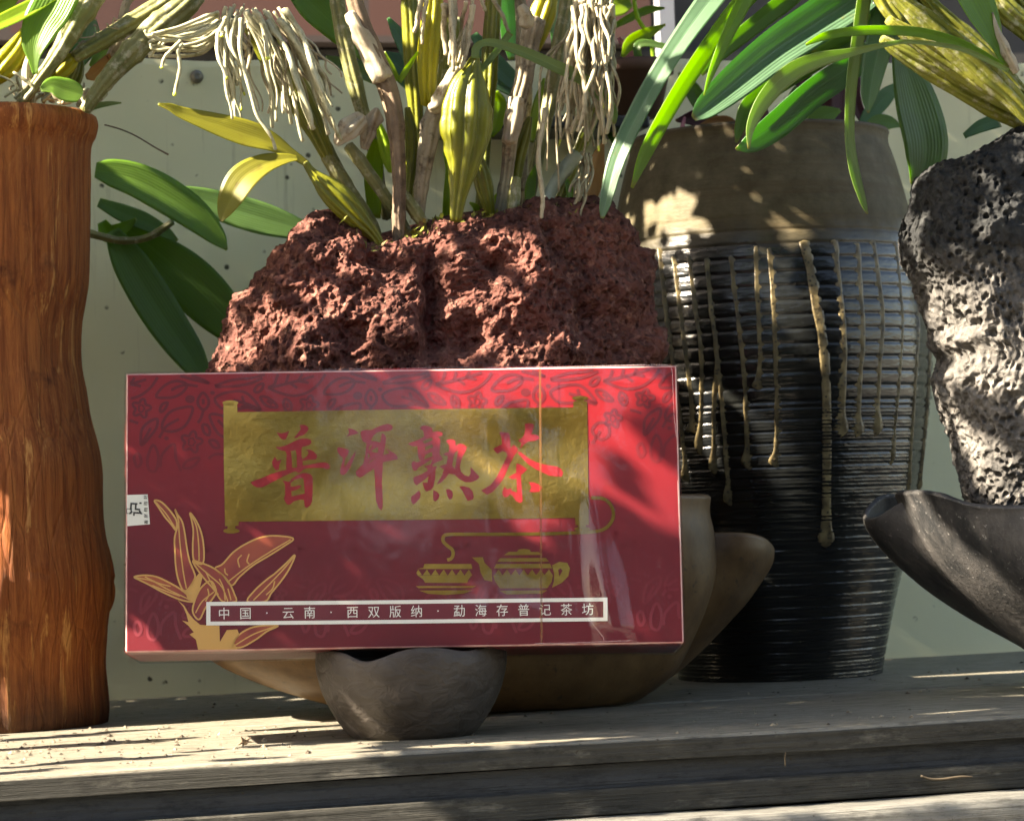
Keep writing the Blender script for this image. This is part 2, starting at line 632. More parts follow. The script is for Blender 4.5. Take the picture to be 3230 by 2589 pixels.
# painted sheet-metal panel behind the pots
wm = Mat('pale green painted metal', 0.5, 0.4)
wv = wm.coord()
wc = wm.mix(wm.gray(wm.noise(wv, 9.0, 5.0), 0.3, 0.7), (0.590, 0.590, 0.380), (0.670, 0.665, 0.450))
streak = wm.noise(wm.coord((120.0, 60.0, 7.0)), 1.0, 5.0, 0.7)
wc = wm.mix(wm.math('MULTIPLY', wm.gray(streak, 0.60, 0.74), 0.55), wc, (0.330, 0.320, 0.180))
rust = wm.noise(wm.coord((1, 1, 1), (0, 0, 0), (0.23, 0, 0.11)), 21.0, 4.0, 0.6)
wc = wm.mix(wm.math('MULTIPLY', wm.gray(rust, 0.66, 0.78), 0.65), wc, (0.330, 0.190, 0.060))
speck = wm.voronoi(wv, 105.0)
sp2 = wm.noise(wv, 95.0, 2.0)
wc = wm.mix(wm.math('MULTIPLY', wm.gray(speck, 0.17, 0.10), wm.gray(sp2, 0.50, 0.56)), wc, (0.07, 0.065, 0.035))
wm.color(wc)
wm.bump(wm.noise(wv, 6.0, 2.0), 0.3, 0.01)
wm.bump(wm.noise(wv, 700.0, 2.0), 0.15, 0.0003)
zt0, zt1 = at(550, 190, WALL_Y)[2], at(3000, 130, WALL_Y)[2]
wv_ = []
nx = 60
for i in range(nx + 1):
    x = X0 + (X1 - X0) * i / nx
    zt = zt0 + 0.0010 * math.sin(i * 1.7) + 0.0008 * math.sin(i * 0.6)
    for (y, z) in ((WALL_Y, -0.10), (WALL_Y, zt - 0.003), (WALL_Y + 0.0008, zt), (WALL_Y + 0.014, zt + 0.001), (WALL_Y + 0.016, zt - 0.004), (WALL_Y + 0.016, -0.10)):
        wv_.append((x, y, z))
wall = mesh_obj('wall_panel', wv_, grid_faces(6, nx + 1), wm.m, origin=(0.3, WALL_Y, 0.0), smooth=False)
tag(wall, 'pale green painted metal panel with rust stains behind the pots', 'panel', kind='structure')
# the screw with its washer
sm = Mat('dull zinc', 0.5, 0.5, 0.7)
sm.color(sm.mix(sm.noise(sm.coord(), 900.0), (0.10, 0.095, 0.075), (0.30, 0.29, 0.25)))
sc = at(620, 243, WALL_Y)
v, f = [], []
prof = [(0.0, 0.0002), (0.0032, 0.0002), (0.0032, 0.0009), (0.0023, 0.0012), (0.0021, 0.0024), (0.0014, 0.0028), (0.0004, 0.0022), (0.0, 0.0022)]
for r_, d_ in prof:
    for a in range(20):
        t = a * math.pi / 10
        v.append((sc[0] + r_ * math.cos(t), WALL_Y - d_, sc[2] + r_ * math.sin(t)))
mesh_obj('screw', v, grid_faces(20, len(prof), True), sm.m, wall)

# dim wall and post far behind the panel
bm_ = Mat('red brown bricks', 0.85)
br = bm_.n('ShaderNodeTexBrick')
br.inputs['Color1'].default_value = (0.085, 0.034, 0.024, 1)
br.inputs['Color2'].default_value = (0.060, 0.026, 0.020, 1)
br.inputs['Mortar'].default_value = (0.050, 0.036, 0.030, 1)
br.inputs['Scale'].default_value = 4.0
bm_.link(bm_.coord((1, 1, 1), (R(90), 0, 0)), br.inputs['Vector'])
bm_.color(br.outputs['Color'])
BY = 1.95
zb = at(800, 132, BY)[2]
v, f = box_geo(-1.2, at(2050, 0, BY)[0], BY, BY + 0.1, zb, 1.6)
tag(mesh_obj('brick_wall', v, f, bm_.m, origin=(0.3, BY, zb), smooth=False), 'dim red brown wall beyond the green panel', 'wall', kind='structure')
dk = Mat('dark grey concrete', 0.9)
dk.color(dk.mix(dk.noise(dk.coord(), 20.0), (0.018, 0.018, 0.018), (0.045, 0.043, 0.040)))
v, f = box_geo(-1.2, 2.2, BY + 0.02, BY + 0.12, -0.9, zb - 0.002)
tag(mesh_obj('concrete_base', v, f, dk.m, origin=(0.3, BY, -0.9), smooth=False), 'dark concrete base under the red brown wall', 'wall', kind='structure')
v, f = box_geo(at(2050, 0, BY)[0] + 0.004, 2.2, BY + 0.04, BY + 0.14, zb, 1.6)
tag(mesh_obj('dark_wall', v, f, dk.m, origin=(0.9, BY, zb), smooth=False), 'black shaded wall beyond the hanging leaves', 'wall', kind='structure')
pm_ = Mat('grey painted post', 0.5)
pm_.color((0.22, 0.23, 0.25))
pc = at(2104, 60, 1.7)
v, f = box_geo(pc[0] - 0.0050, pc[0] + 0.0050, 1.70, 1.71, -0.9, 1.5)
tag(mesh_obj('post', v, f, pm_.m, origin=(pc[0], 1.70, -0.9), smooth=False), 'thin grey vertical post beyond the strap leaves', 'post')


# ------------------------------------------------------------------ pots
def lathe(name, prof, centre, mat, parent=None, n=160, mod=None, origin=None):
    """prof rows (r, z); mod(theta array, z, r) -> radii"""
    th = np.linspace(0, 2 * np.pi, n, endpoint=False)
    v = []
    for r_, z_ in prof:
        rr = np.full(n, r_) if mod is None else mod(th, z_, r_)
        v.append(np.stack([centre[0] + rr * np.cos(th), centre[1] + rr * np.sin(th), np.full(n, centre[2] + z_)], 1))
    return mesh_obj(name, np.vstack(v), grid_faces(n, len(prof), True), mat, parent, origin)


# --- tall log-shaped clay pot on the left
LPY = 1.207
lc = onz(-30, 2308)
LPC = np.array([at(-30, 2290, LPY)[0], LPY, 0.0])
zpx = lambda y, Y, x: at(x, y, Y)[2]
sl = scl(LPY)
sil = [(2312, 352), (2230, 357), (2100, 352), (1980, 362), (1850, 377), (1760, 372), (1640, 358), (1500, 360), (1420, 352), (1320, 330), (1230, 318), (1140, 307), (1020, 314), (900, 337), (800, 344), (600, 352), (480, 358), (440, 374), (405, 382), (382, 376)]
sil = [((w + 7) * sl, zpx(y, LPY, 100)) for y, w in sil]
sil[0] = (sil[0][0], 0.0)
sp = smooth_path(sil, 150)
sp[:, 1] = np.maximum.accumulate(np.maximum(sp[:, 1], 0))


def log_mod(th, z, r):
    p = np.stack([np.cos(th) * 1.6, np.sin(th) * 1.6, np.full_like(th, z * 16)], 1)
    q = np.stack([np.cos(th) * 26, np.sin(th) * 26, np.full_like(th, z * 40)], 1)
    k = np.clip(np.abs(np.arctan2(np.sin(th), np.cos(th))) / 1.2, 0, 1)      # keep the traced outline on the right side
    return r + r * 0.05 * fbm(p, 3, 5) * k + 0.0007 * fbm(q, 3, 9)


cm = Mat('orange brown bark-textured clay', 0.75, 0.2)
v0 = cm.coord((330.0, 330.0, 16.0))
g1 = cm.noise(v0, 1.0, 8.0, 0.75, 0.3)
v1 = cm.coord((170.0, 170.0, 8.0), (0, 0, 0), (3, 1, 2))
g2 = cm.noise(v1, 1.0, 7.0, 0.7, 0.4)
v2 = cm.coord()
g3 = cm.noise(v2, 38.0, 5.0, 0.65)
c_ = cm.mix(cm.gray(g1, 0.38, 0.62), (0.215, 0.058, 0.018), (0.420, 0.142, 0.040))
c_ = cm.mix(cm.gray(g2, 0.57, 0.63), c_, (0.590, 0.275, 0.085))
g4 = cm.noise(cm.coord((700.0, 700.0, 14.0), (0, 0, 0), (7, 5, 1)), 1.0, 5.0, 0.7)
c_ = cm.mix(cm.math('MULTIPLY', cm.gray(g4, 0.60, 0.68), 0.7), c_, (0.530, 0.220, 0.066))
c_ = cm.mix(cm.math('MULTIPLY', cm.gray(g4, 0.40, 0.32), 0.5), c_, (0.120, 0.030, 0.012))
c_ = cm.mix(cm.gray(g3, 0.62, 0.76), c_, (0.090, 0.026, 0.012))
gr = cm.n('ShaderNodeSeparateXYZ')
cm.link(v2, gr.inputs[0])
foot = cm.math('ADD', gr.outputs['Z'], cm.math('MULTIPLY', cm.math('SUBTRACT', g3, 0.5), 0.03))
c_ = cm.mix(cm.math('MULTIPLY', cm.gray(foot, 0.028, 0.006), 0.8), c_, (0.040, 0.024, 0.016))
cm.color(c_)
cm.bump(g1, 0.9, 0.0011)
cm.bump(g2, 0.7, 0.0022)
cm.bump(g3, 0.5, 0.0015)
cm.bump(cm.noise(v2, 600.0, 3.0), 0.25, 0.0004)
crk = cm.voronoi(cm.coord((140.0, 140.0, 22.0)), 1.0, 'DISTANCE_TO_EDGE')
cm.bump(cm.gray(crk, 0.0, 0.06), 0.5, 0.0012)
log_pot = thing('clay_pot', LPC, 'tall orange brown bark-textured clay pot at the left edge', 'pot')
prof = [(0.0, 0.0008)] + [tuple(x) for x in sp]
rt, zt = sp[-1]
prof += [(rt - 0.0012, zt + 0.0008), (rt - 0.0045, zt + 0.0006), (rt - 0.006, zt - 0.004), (rt - 0.007, zt - 0.02), (0.0, zt - 0.02)]
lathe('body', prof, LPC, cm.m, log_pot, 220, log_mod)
soil = Mat('dark bark soil', 0.95)
soil.color(soil.mix(soil.noise(soil.coord(), 300.0), (0.02, 0.013, 0.008), (0.10, 0.065, 0.035)))
soil.bump(soil.noise(soil.coord(), 260.0), 1.0, 0.004)
# a lump low on its right side
lp = at(338, 1840, LPY)
v, f = tube_geo(np.array([at(328, y, LPY - 0.004) for y in np.linspace(1690, 1960, 14)]), [0.0005 + 0.0042 * math.sin(math.pi * i / 13) for i in range(14)], 14, bump=0.3)
mesh_obj('bark_lump', v, f, cm.m, log_pot)

# --- black glazed pot with tan drips
BPY = 1.258
BPC = np.array([at(2462, 2140, BPY)[0], BPY, 0.0])
sb = scl(BPY)
bz = lambda y: at(2440, y, BPY)[2]
rad = [(2140, 338), (2060, 352), (1900, 392), (1790, 424), (1580, 480), (1350, 524), (1150, 547), (1000, 544), (880, 528), (780, 510), (650, 482), (560, 459), (508, 443), (480, 433), (457, 431), (438, 437)]
rad = [(w * sb, bz(y)) for y, w in rad]
rad[0] = (rad[0][0], 0.0)
bp = smooth_path(rad, 200)
bp[:, 1] = np.maximum.accumulate(np.maximum(bp[:, 1], 0))
z_band = bz(770)
rz, rr_ = bp[:, 1].copy(), bp[:, 0].copy()


def pot_r(z):
    return np.interp(z, rz, rr_)


zs, z = [], 0.0
while z < bp[-1, 1]:
    zs.append(z)
    z += 0.00055
ridge = []
r_prev = 0
for z in zs:
    r0 = float(pot_r(z))
    g = 0.0
    if z < bz(720):
        per = 0.0064 if z > bz(1300) else 0.0052
        k = (z / per) % 1.0
        g = -0.00060 * math.exp(-((k - 0.5) / 0.11) ** 2) * min(1.0, max(0.0, (bz(700) - z) / 0.012)) * (1.0 if z > bz(1500) else 0.55)
        if z < bz(1300):
            g += 0.00016 * math.sin(z * 2 * math.pi / 0.0017)
    ridge.append((r0 + g, z))
rt, zt = ridge[-1]
prof = [(0.0, 0.0008), (ridge[0][0] - 0.002, 0.0002)] + ridge + [(rt - 0.0004, zt + 0.0012), (rt - 0.003, zt + 0.0016), (rt - 0.0045, zt - 0.002), (rt - 0.005, zt - 0.02), (0.0, zt - 0.022)]
pm = Mat('black glaze with olive shoulder', 0.2, 0.5)
pv = pm.coord()
sep = pm.n('ShaderNodeSeparateXYZ')
pm.link(pv, sep.inputs[0])
n1 = pm.noise(pm.coord((1, 1, 0.3)), 60.0, 3.0)
edge = pm.math('ADD', sep.outputs['Z'], pm.math('MULTIPLY', pm.math('SUBTRACT', n1, 0.5), 0.020))
shoulder = pm.gray(edge, bz(830), bz(740))
sn = pm.noise(pv, 90.0, 5.0, 0.65)
bands = pm.noise(pm.coord((0.02, 0.02, 1)), 260.0, 2.0)
olive = pm.mix(pm.gray(sn, 0.3, 0.7), (0.056, 0.047, 0.027), (0.112, 0.096, 0.060))
olive = pm.mix(pm.math('MULTIPLY', pm.gray(bands, 0.5, 0.7), 0.6), olive, (0.075, 0.055, 0.030))
rim_ = pm.gray(sep.outputs['Z'], bz(455), bz(428))
olive = pm.mix(pm.math('MULTIPLY', rim_, 0.75), olive, (0.050, 0.042, 0.038))
black = pm.mix(pm.gray(pm.noise(pv, 70.0, 4.0), 0.35, 0.7), (0.004, 0.005, 0.006), (0.012, 0.013, 0.012))
pm.color(pm.mix(shoulder, black, olive))
pm.link(pm.math('MULTIPLY_ADD', shoulder, -0.40), pm.b.inputs['Specular IOR Level'])
pm.b.inputs['Specular IOR Level'].links[0].from_node.inputs[2].default_value = 0.5
pm.link(pm.math('MULTIPLY_ADD', shoulder, 0.38), pm.b.inputs['Roughness'])
pm.b.inputs['Roughness'].links[0].from_node.inputs[2].default_value = 0.20
pm.bump(pm.noise(pm.coord((1, 1, 3)), 160.0, 3.0), 0.30, 0.0012)
pm.bump(sn, 0.12, 0.001)
pot = thing('glazed_pot', BPC, 'large black ribbed glazed pot with tan drips and olive shoulder', 'pot')
lathe('body', prof, BPC, pm.m, pot, 180)
mesh_obj('soil', *(lambda n: (np.array([(BPC[0] + 0.0 * k, BPC[1], zt - 0.010) for k in range(1)] + [(BPC[0] + (rt - 0.006) * math.cos(a * 2 * math.pi / n), BPC[1] + (rt - 0.006) * math.sin(a * 2 * math.pi / n), zt - 0.012) for a in range(n)]), [(0, 1 + a, 1 + (a + 1) % n) for a in range(n)]))(40), soil.m, pot)


def pot_hit(px, py):
    d = ray(px, py)
    for Y in np.linspace(BPY - 0.09, BPY, 400):
        p = CAM + d * (Y / d[1])
        if math.hypot(p[0] - BPC[0], p[1] - BPC[1]) <= pot_r(p[2]):
            return p
    return None


dm = Mat('tan speckled drip glaze', 0.38, 0.5)
dv = dm.coord()
dc = dm.mix(dm.gray(dm.noise(dv, 160.0, 4.0), 0.35, 0.65), (0.050, 0.037, 0.017), (0.190, 0.148, 0.072))
dc = dm.mix(dm.gray(dm.voronoi(dv, 430.0), 0.30, 0.18), dc, (0.018, 0.014, 0.010))
dm.color(dc)
dm.bump(dm.noise(dv, 330.0, 3.0), 0.5, 0.0012)
DR = [  # crop pixels (scale 1.5707 from 1900,600)
    [(290, 290), (320, 560), (350, 800), (400, 1200), (430, 1440)], [(362, 330), (395, 600), (432, 900), (450, 1050), (458, 1195)],
    [(437, 330), (470, 600), (500, 850), (492, 1305)], [(525, 340), (545, 560), (575, 830), (560, 1110), (565, 1400)],
    [(545, 560), (585, 900), (612, 1200), (640, 1555)], [(645, 330), (670, 560), (705, 850), (720, 1120), (730, 1375)],
    [(768, 280), (778, 560), (790, 800), (778, 985)], [(835, 290), (855, 560), (868, 880), (872, 1180), (862, 1365)],
    [(1000, 255), (1035, 400), (1065, 580), (1095, 760), (1110, 1000), (1112, 1300), (1110, 1600), (1108, 1760)],
    [(1148, 250), (1168, 450), (1192, 700), (1188, 950), (1180, 1215)], [(1258, 265), (1272, 480), (1284, 720), (1268, 980), (1258, 1215)],
    [(1335, 255), (1362, 450), (1382, 640), (1365, 900), (1347, 1210)], [(1447, 255), (1468, 450), (1482, 700), (1460, 1000), (1428, 1355)],
    [(1558, 470), (1560, 700), (1542, 1000), (1510, 1490)], [(1622, 700), (1612, 1000), (1585, 1300), (1565, 1480)]]
for k, d in enumerate(DR):
    p = smooth_path(np.array(d, float), 46)
    pts, rr = [], []
    w0 = (33 if k == 8 else 25) * (0.7 if k > 11 else 1)
    for i, q in enumerate(p):
        h = pot_hit(1900 + q[0] / 1.5707, 600 + q[1] / 1.5707)
        if h is None:
            continue
        u = i / 45.0
        w = w0 * (0.95 + 0.20 * noise3(np.array([[u * 17 + k * 7, 0.5, k]]), 4)[0]) + (26 if k < 12 else 10) * math.exp(-((u - 0.965) / 0.045) ** 2)
        if u > 0.985:
            w *= 0.6
        pts.append(h)
        rr.append(max(0.0006, w / 2 / 1.5707 * 1.75 * sb))
    if len(pts) < 8:
        continue
    pts = np.array(pts)
    v, f = tube_geo(pts, rr, 10, flat=0.09, bump=0.06)
    mesh_obj('glaze_drip', v, f, dm.m, pot)


# ------------------------------------------------------------------ bowls made of leaf-like shells
def shell(name, rows, Yc, mat, parent, top=None, thick=0.0022, n=120, e=0.85, seed=0, wob=0.0006):
    """rows (py, xl, xr, half depth m) from the bottom up, in photograph pixels at depth Yc; top(u) lifts the rim (u=-1..1)"""
    q = smooth_path(np.array(rows, float), 46)
    th = np.linspace(0, 2 * np.pi, n, endpoint=False)
    cx, cy = np.sign(np.cos(th)) * np.abs(np.cos(th)) ** e, np.sign(np.sin(th)) * np.abs(np.sin(th)) ** e
    out, inn = [], []
    L = len(q)
    for i, (py, xl, xr, hd) in enumerate(q):
        a, b = at(xl, py, Yc), at(xr, py, Yc)
        c, hw = (a + b) / 2, abs(b[0] - a[0]) / 2
        k = (i / (L - 1)) ** 2.2
        lift = np.array([top(u) for u in cx]) * scl(Yc) * k if top else 0
        ring = np.stack([c[0] + hw * cx, Yc + hd * cy, np.maximum(c[2] + (b[2] - a[2]) * 0.5 * cx + lift, 0.0004)], 1)
        ring[:, :2] += (wob * fbm(ring * 45.0, 2, seed))[:, None] * np.stack([cx, cy], 1)
        out.append(ring)
        inr = ring.copy()
        inr[:, 0] -= cx * min(thick, hw * 0.8)
        inr[:, 1] -= cy * min(thick, hd * 0.8)
        inr[:, 2] += thick * (1 - i / (L - 1))
        inn.append(inr)
    lip = (out[-1] + inn[-1]) / 2
    lip[:, 2] += thick * 0.45
    rings = out + [lip] + inn[::-1]
    v = np.vstack(rings)
    f = grid_faces(n, len(rings), True)
    m_ = len(v)
    v = np.vstack([v, out[0].mean(0), inn[0].mean(0)])
    for u in range(n):
        f.append((m_, (u + 1) % n, u))
        f.append((m_ + 1, (len(rings) - 1) * n + u, (len(rings) - 1) * n + (u + 1) % n))
    return mesh_obj(name, v, f, mat, parent)


S = 1.498
tm = Mat('matt brown stoneware', 0.45, 0.25)
tv = tm.coord()
t1 = tm.noise(tv, 42.0, 5.0, 0.6)
t2 = tm.noise(tv, 260.0, 3.0, 0.6)
tc = tm.mix(tm.gray(t1, 0.32, 0.68), (0.072, 0.037, 0.014), (0.185, 0.108, 0.046))
tc = tm.mix(tm.gray(t2, 0.60, 0.72), tc, (0.060, 0.038, 0.022))
tm.color(tc)
tm.bump(t1, 0.2, 0.0015)
tm.bump(t2, 0.2, 0.0005)
BRY = 1.150
bb = onz(1400, 2278)
brown = thing('stoneware_bowl', (at(1400, 2270, BRY)[0], BRY, 0.0), 'brown stoneware boat-shaped bowl under the red stone, behind the box', 'bowl')
shell('body', [(1502 * S, 800 * S, 1195 * S, 0.020), (1490 * S, 720 * S, 1290 * S, 0.034), (1470 * S, 640 * S, 1330 * S, 0.044), (1430 * S, 525 * S, 1388 * S, 0.052), (1385 * S, 440 * S, 1425 * S, 0.057),
               (1300 * S, 345 * S, 1462 * S, 0.062), (1210 * S, 305 * S, 1490 * S, 0.064), (1130 * S, 292 * S, 1489 * S, 0.064), (1080 * S, 290 * S, 1478 * S, 0.064), (1048 * S, 290 * S, 1480 * S, 0.064)], BRY, tm.m, brown, seed=2)
shell('spout_lobe', [(1499 * S, 1000 * S, 1255 * S, 0.016), (1480 * S, 1000 * S, 1318 * S, 0.026), (1440 * S, 1050 * S, 1385 * S, 0.032), (1385 * S, 1120 * S, 1455 * S, 0.036), (1290 * S, 1220 * S, 1547 * S, 0.040),
                     (1235 * S, 1270 * S, 1590 * S, 0.040), (1200 * S, 1300 * S, 1614 * S, 0.040), (1182 * S, 1310 * S, 1619 * S, 0.039)], BRY + 0.020, tm.m, brown, top=lambda u: 88 * math.sqrt(max(0, 1 - max(0.0, (u - 0.15) / 0.85) ** 2)), seed=4, e=1.0)
km = Mat('charcoal stoneware', 0.5, 0.3)
kv = km.coord()
k1 = km.noise(km.coord((30, 30, 12)), 1.6, 5.0, 0.7)
k2 = km.noise(kv, 500.0, 4.0, 0.7)
kc = km.mix(km.gray(k1, 0.35, 0.7), (0.018, 0.019, 0.020), (0.085, 0.080, 0.076))
kc = km.mix(km.gray(k2, 0.62, 0.72), kc, (0.200, 0.195, 0.185))
km.color(kc)
km.bump(k2, 0.5, 0.0006)
km.bump(k1, 0.35, 0.002)
DY = 1.062
dish = thing('stoneware_dish', (at(3500, 2170, DY)[0], DY, 0.0), 'charcoal leaf-shaped dish with curled tip under the black stone', 'bowl')
shell('body', [(1428 * S, 2250 * S, 2420 * S, 0.012), (1400 * S, 2212 * S, 2520 * S, 0.026), (1345 * S, 2150 * S, 2620 * S, 0.044), (1300 * S, 2095 * S, 2660 * S, 0.050), (1250 * S, 2036 * S, 2690 * S, 0.054), (1200 * S, 1988 * S, 2710 * S, 0.056),
               (1150 * S, 1950 * S, 2720 * S, 0.056), (1110 * S, 1928 * S, 2725 * S, 0.055), (1085 * S, 1916 * S, 2725 * S, 0.054), (1072 * S, 1908 * S, 2725 * S, 0.054)], DY, km.m, dish,
      top=lambda u: 54 * math.exp(-((u + 1.0) / 0.11) ** 2), seed=7, thick=0.0026, n=220)
shell('curled_lobe', [(1420 * S, 2245 * S, 2380 * S, 0.010), (1380 * S, 2190 * S, 2400 * S, 0.020), (1300 * S, 2050 * S, 2350 * S, 0.028), (1240 * S, 1960 * S, 2290 * S, 0.030), (1180 * S, 1890 * S, 2230 * S, 0.030), (1140 * S, 1852 * S, 2190 * S, 0.028),
                      (1110 * S, 1833 * S, 2165 * S, 0.026), (1095 * S, 1829 * S, 2150 * S, 0.025)], DY + 0.026, km.m, dish, top=lambda u: 85 * max(0, 1 - ((u + 0.45) / 0.55) ** 2), seed=8)

# small pinched grey bowl that carries the box
hm = Mat('grey pinched stoneware', 0.55, 0.22)
hv = hm.coord()
h1 = hm.noise(hv, 70.0, 5.0, 0.6)
hm.color(hm.mix(hm.gray(h1, 0.3, 0.7), (0.036, 0.030, 0.026), (0.066, 0.057, 0.050)))
hm.bump(hm.noise(hm.coord((1, 1, 1.6)), 130.0, 3.0, 0.5, 0.6), 0.55, 0.0026)
hm.bump(hm.noise(hv, 600.0, 3.0), 0.2, 0.0004)
GY = 1.024
gb = np.array([at(1305, 2330, GY)[0], GY, 0.0])
sg = scl(GY)
prof = [(0, 0.0006), (170, 0.0004), (196, 0.0008), (228, 0.0045), (262, 0.0105), (288, 0.0170), (303, 0.0235), (308, 0.0285), (304, 0.0322), (296, 0.0336), (288, 0.0337), (280, 0.0325), (276, 0.0290), (262, 0.0210), (220, 0.0120), (150, 0.0070), (0, 0.0060)]
q = smooth_path(np.array([(r_ * sg, z_) for r_, z_ in prof]), 110)
th = np.linspace(0, 2 * np.pi, 140, endpoint=False)
v = []
for r_, z_ in q:
    r_ = max(r_, 0.0)
    k = max(0.0, (z_ - 0.02) / 0.0137)
    rim = -0.0042 * np.exp(-((th - 4.02) / 0.30) ** 2) - 0.0022 * np.exp(-((th - 5.15) / 0.28) ** 2) - 0.0012 * np.exp(-((th - 5.75) / 0.25) ** 2)
    p3 = np.stack([np.cos(th) * 1.4, np.sin(th) * 1.4, np.full_like(th, z_ * 60)], 1)
    rr = r_ * (1 + 0.030 * fbm(p3, 2, 21) + 0.05 * k * np.exp(-((th - 4.1) / 0.22) ** 2))
    v.append(np.stack([gb[0] + rr * np.cos(th), gb[1] + rr * np.sin(th), z_ + k * rim], 1))
tag(mesh_obj('pinch_bowl', np.vstack(v), grid_faces(140, len(q), True), hm.m, origin=gb), 'small dark grey pinched bowl holding up the red box', 'bowl')


# ------------------------------------------------------------------ lava stones
def stone(name, left, right_, topline, ybot, Yc, hd, mat, label, nu=560, nv=240, seed=0, amp=(0.0050, 0.0030, 0.0016), fr=(42, 130, 300), crevice=None):
    """traced outline rows in photograph pixels; body closed all round, then roughened"""
    th = np.linspace(0, 2 * np.pi, nu, endpoint=False)
    ph = np.linspace(-np.pi / 2, np.pi / 2, nv)
    pw = lambda c, e: np.sign(c) * np.abs(c) ** e
    TH, PHI = np.meshgrid(th, ph)
    X = pw(np.cos(PHI), 0.20) * pw(np.cos(TH), 0.70)
    Yd = pw(np.cos(PHI), 0.26) * pw(np.sin(TH), 0.70)
    Z = pw(np.sin(PHI), 0.75)
    s_ = (Z + 1) / 2
    tx = np.array([t[0] for t in topline], float)
    ty = np.array([t[1] for t in topline], float)
    xl0, xr0 = tx[0], tx[-1]
    ytop = np.interp(xl0 + (X + 1) / 2 * (xr0 - xl0), tx, ty)
    yy = ybot + s_ * (ytop - ybot)
    lf = np.array(sorted([(b, a) for a, b in left]))
    rf = np.array(sorted([(b, a) for a, b in right_]))
    xl = np.interp(yy, lf[:, 0], lf[:, 1])
    xr = np.interp(yy, rf[:, 0], rf[:, 1])
    xx = (xl + xr) / 2 + X * (xr - xl) / 2
    d = fwd[None, None, :] * FPX + right[None, None, :] * (xx - PW / 2)[..., None] - up[None, None, :] * (yy - PH / 2)[..., None]
    P = CAM + d * (Yc / d[..., 1])[..., None]
    P[..., 1] += Yd * hd * np.interp(s_, [0, 0.3, 0.5, 1], [0.55, 0.92, 1.0, 0.85])
    V = P.reshape(-1, 3)
    du = np.roll(P, -1, 1) - np.roll(P, 1, 1)
    dv = np.gradient(P, axis=0)
    N = np.cross(du, dv).reshape(-1, 3)
    N /= np.linalg.norm(N, axis=1)[:, None] + 1e-12
    a0, a1, a2 = amp
    w = V + 0.0025 * np.stack([noise3(V * 50, seed + 31), noise3(V * 50, seed + 32), noise3(V * 50, seed + 33)], 1)
    disp = a0 * fbm(w * fr[0], 3, seed)
    disp += a0 * 1.9 * (0.55 - worley(V * fr[0] * 0.72 + 0.35 * np.stack([noise3(V * 60, 51), noise3(V * 60, 52), noise3(V * 60, 53)], 1), seed + 70))
    disp += a1 * fbm(w * fr[1], 4, seed + 5) * 1.6
    disp += a1 * 0.5 * fbm(w * fr[1] * 3.1, 3, seed + 6)
    wl = worley(w * fr[2], seed + 9)
    disp -= a2 * np.clip(2.2 - wl * 5.0, 0, 1) * (noise3(V * 70, seed + 2) > -0.45)
    wl2 = worley(w * fr[2] * 0.42, seed + 19)
    disp -= a2 * 1.2 * np.clip(1.9 - wl2 * 5.0, 0, 1) * (noise3(V * 30, seed + 8) > -0.1)
    disp += a2 * 0.45 * fbm(w * fr[2] * 1.7, 2, seed + 44)
    if crevice:
        for cx_, cy_, sx_, sy_, dep in crevice:
            g = np.exp(-((xx.reshape(-1) - cx_ - 18 * noise3(V * 120, 3)) / sx_) ** 2 - ((yy.reshape(-1) - cy_) / sy_) ** 2) * (Yd.reshape(-1) < 0.2)
            disp -= dep * g
    V = V + N * disp[:, None]
    base = at((left[-1][0] + right_[-1][0]) / 2, ybot, Yc)
    o = mesh_obj(name, V, grid_faces(nu, nv, True), mat, origin=base, smooth=True)
    return tag(o, label, 'rock')


red_left = [(x * S, y * S) for x, y in ((615, 455), (600, 480), (560, 517), (520, 565), (494, 605), (482, 650), (478, 690), (455, 735), (436, 772), (425, 820), (440, 960), (520, 1100), (640, 1290))]
red_right = [(x * S, y * S) for x, y in ((1300, 432), (1306, 470), (1326, 505), (1340, 545), (1360, 578), (1366, 640), (1360, 700), (1372, 745), (1376, 790), (1372, 900), (1320, 1100), (1200, 1290))]
red_top = [(x * S, y * S) for x, y in ((600, 466), (650, 447), (690, 446), (720, 470), (760, 500), (800, 520), (850, 508), (890, 475), (950, 460), (1040, 456), (1110, 444), (1180, 440), (1250, 431), (1310, 436))]
RY = 1.128
stone('lava_stone', red_left, red_right, red_top, 1290 * S, RY, 0.046, M['lava_red'], 'big rough red brown lava stone behind the box with orchids on top', seed=3, nu=720, nv=330, amp=(0.0060, 0.0026, 0.0014), fr=(38, 125, 360),
      crevice=[(868 * S, 660 * S, 34, 170, 0.014), (760 * S, 560 * S, 90, 30, 0.005), (940 * S, 720 * S, 40, 60, 0.008), (1000 * S, 580 * S, 60, 50, 0.008), (700 * S, 720 * S, 60, 60, 0.006), (1180 * S, 700 * S, 40, 70, 0.006)])
blk_left = [(x * S, y * S) for x, y in ((2035, 258), (2015, 300), (1985, 326), (1930, 343), (1913, 380), (1920, 440), (1906, 500), (1912, 545), (1938, 592), (1958, 645), (1978, 692), (1978, 722), (2008, 752), (1996, 792), (2003, 832), (2022, 892), (2036, 962), (2041, 1012), (2046, 1075), (2075, 1165))]
blk_right = [(x * S, y * S) for x, y in ((2360, 258), (2370, 420), (2380, 600), (2350, 800), (2310, 1000), (2240, 1165))]
blk_top = [(x * S, y * S) for x, y in ((1910, 345), (1985, 328), (2035, 296), (2085, 268), (2160, 252), (2260, 250), (2370, 270))]
stone('lava_column', blk_left, blk_right, blk_top, 1165 * S, 1.062, 0.036, M['lava_black'], 'tall porous black lava stone standing in the charcoal dish', seed=40, nu=760, nv=460, amp=(0.0020, 0.0010, 0.0021), fr=(34, 120, 310))


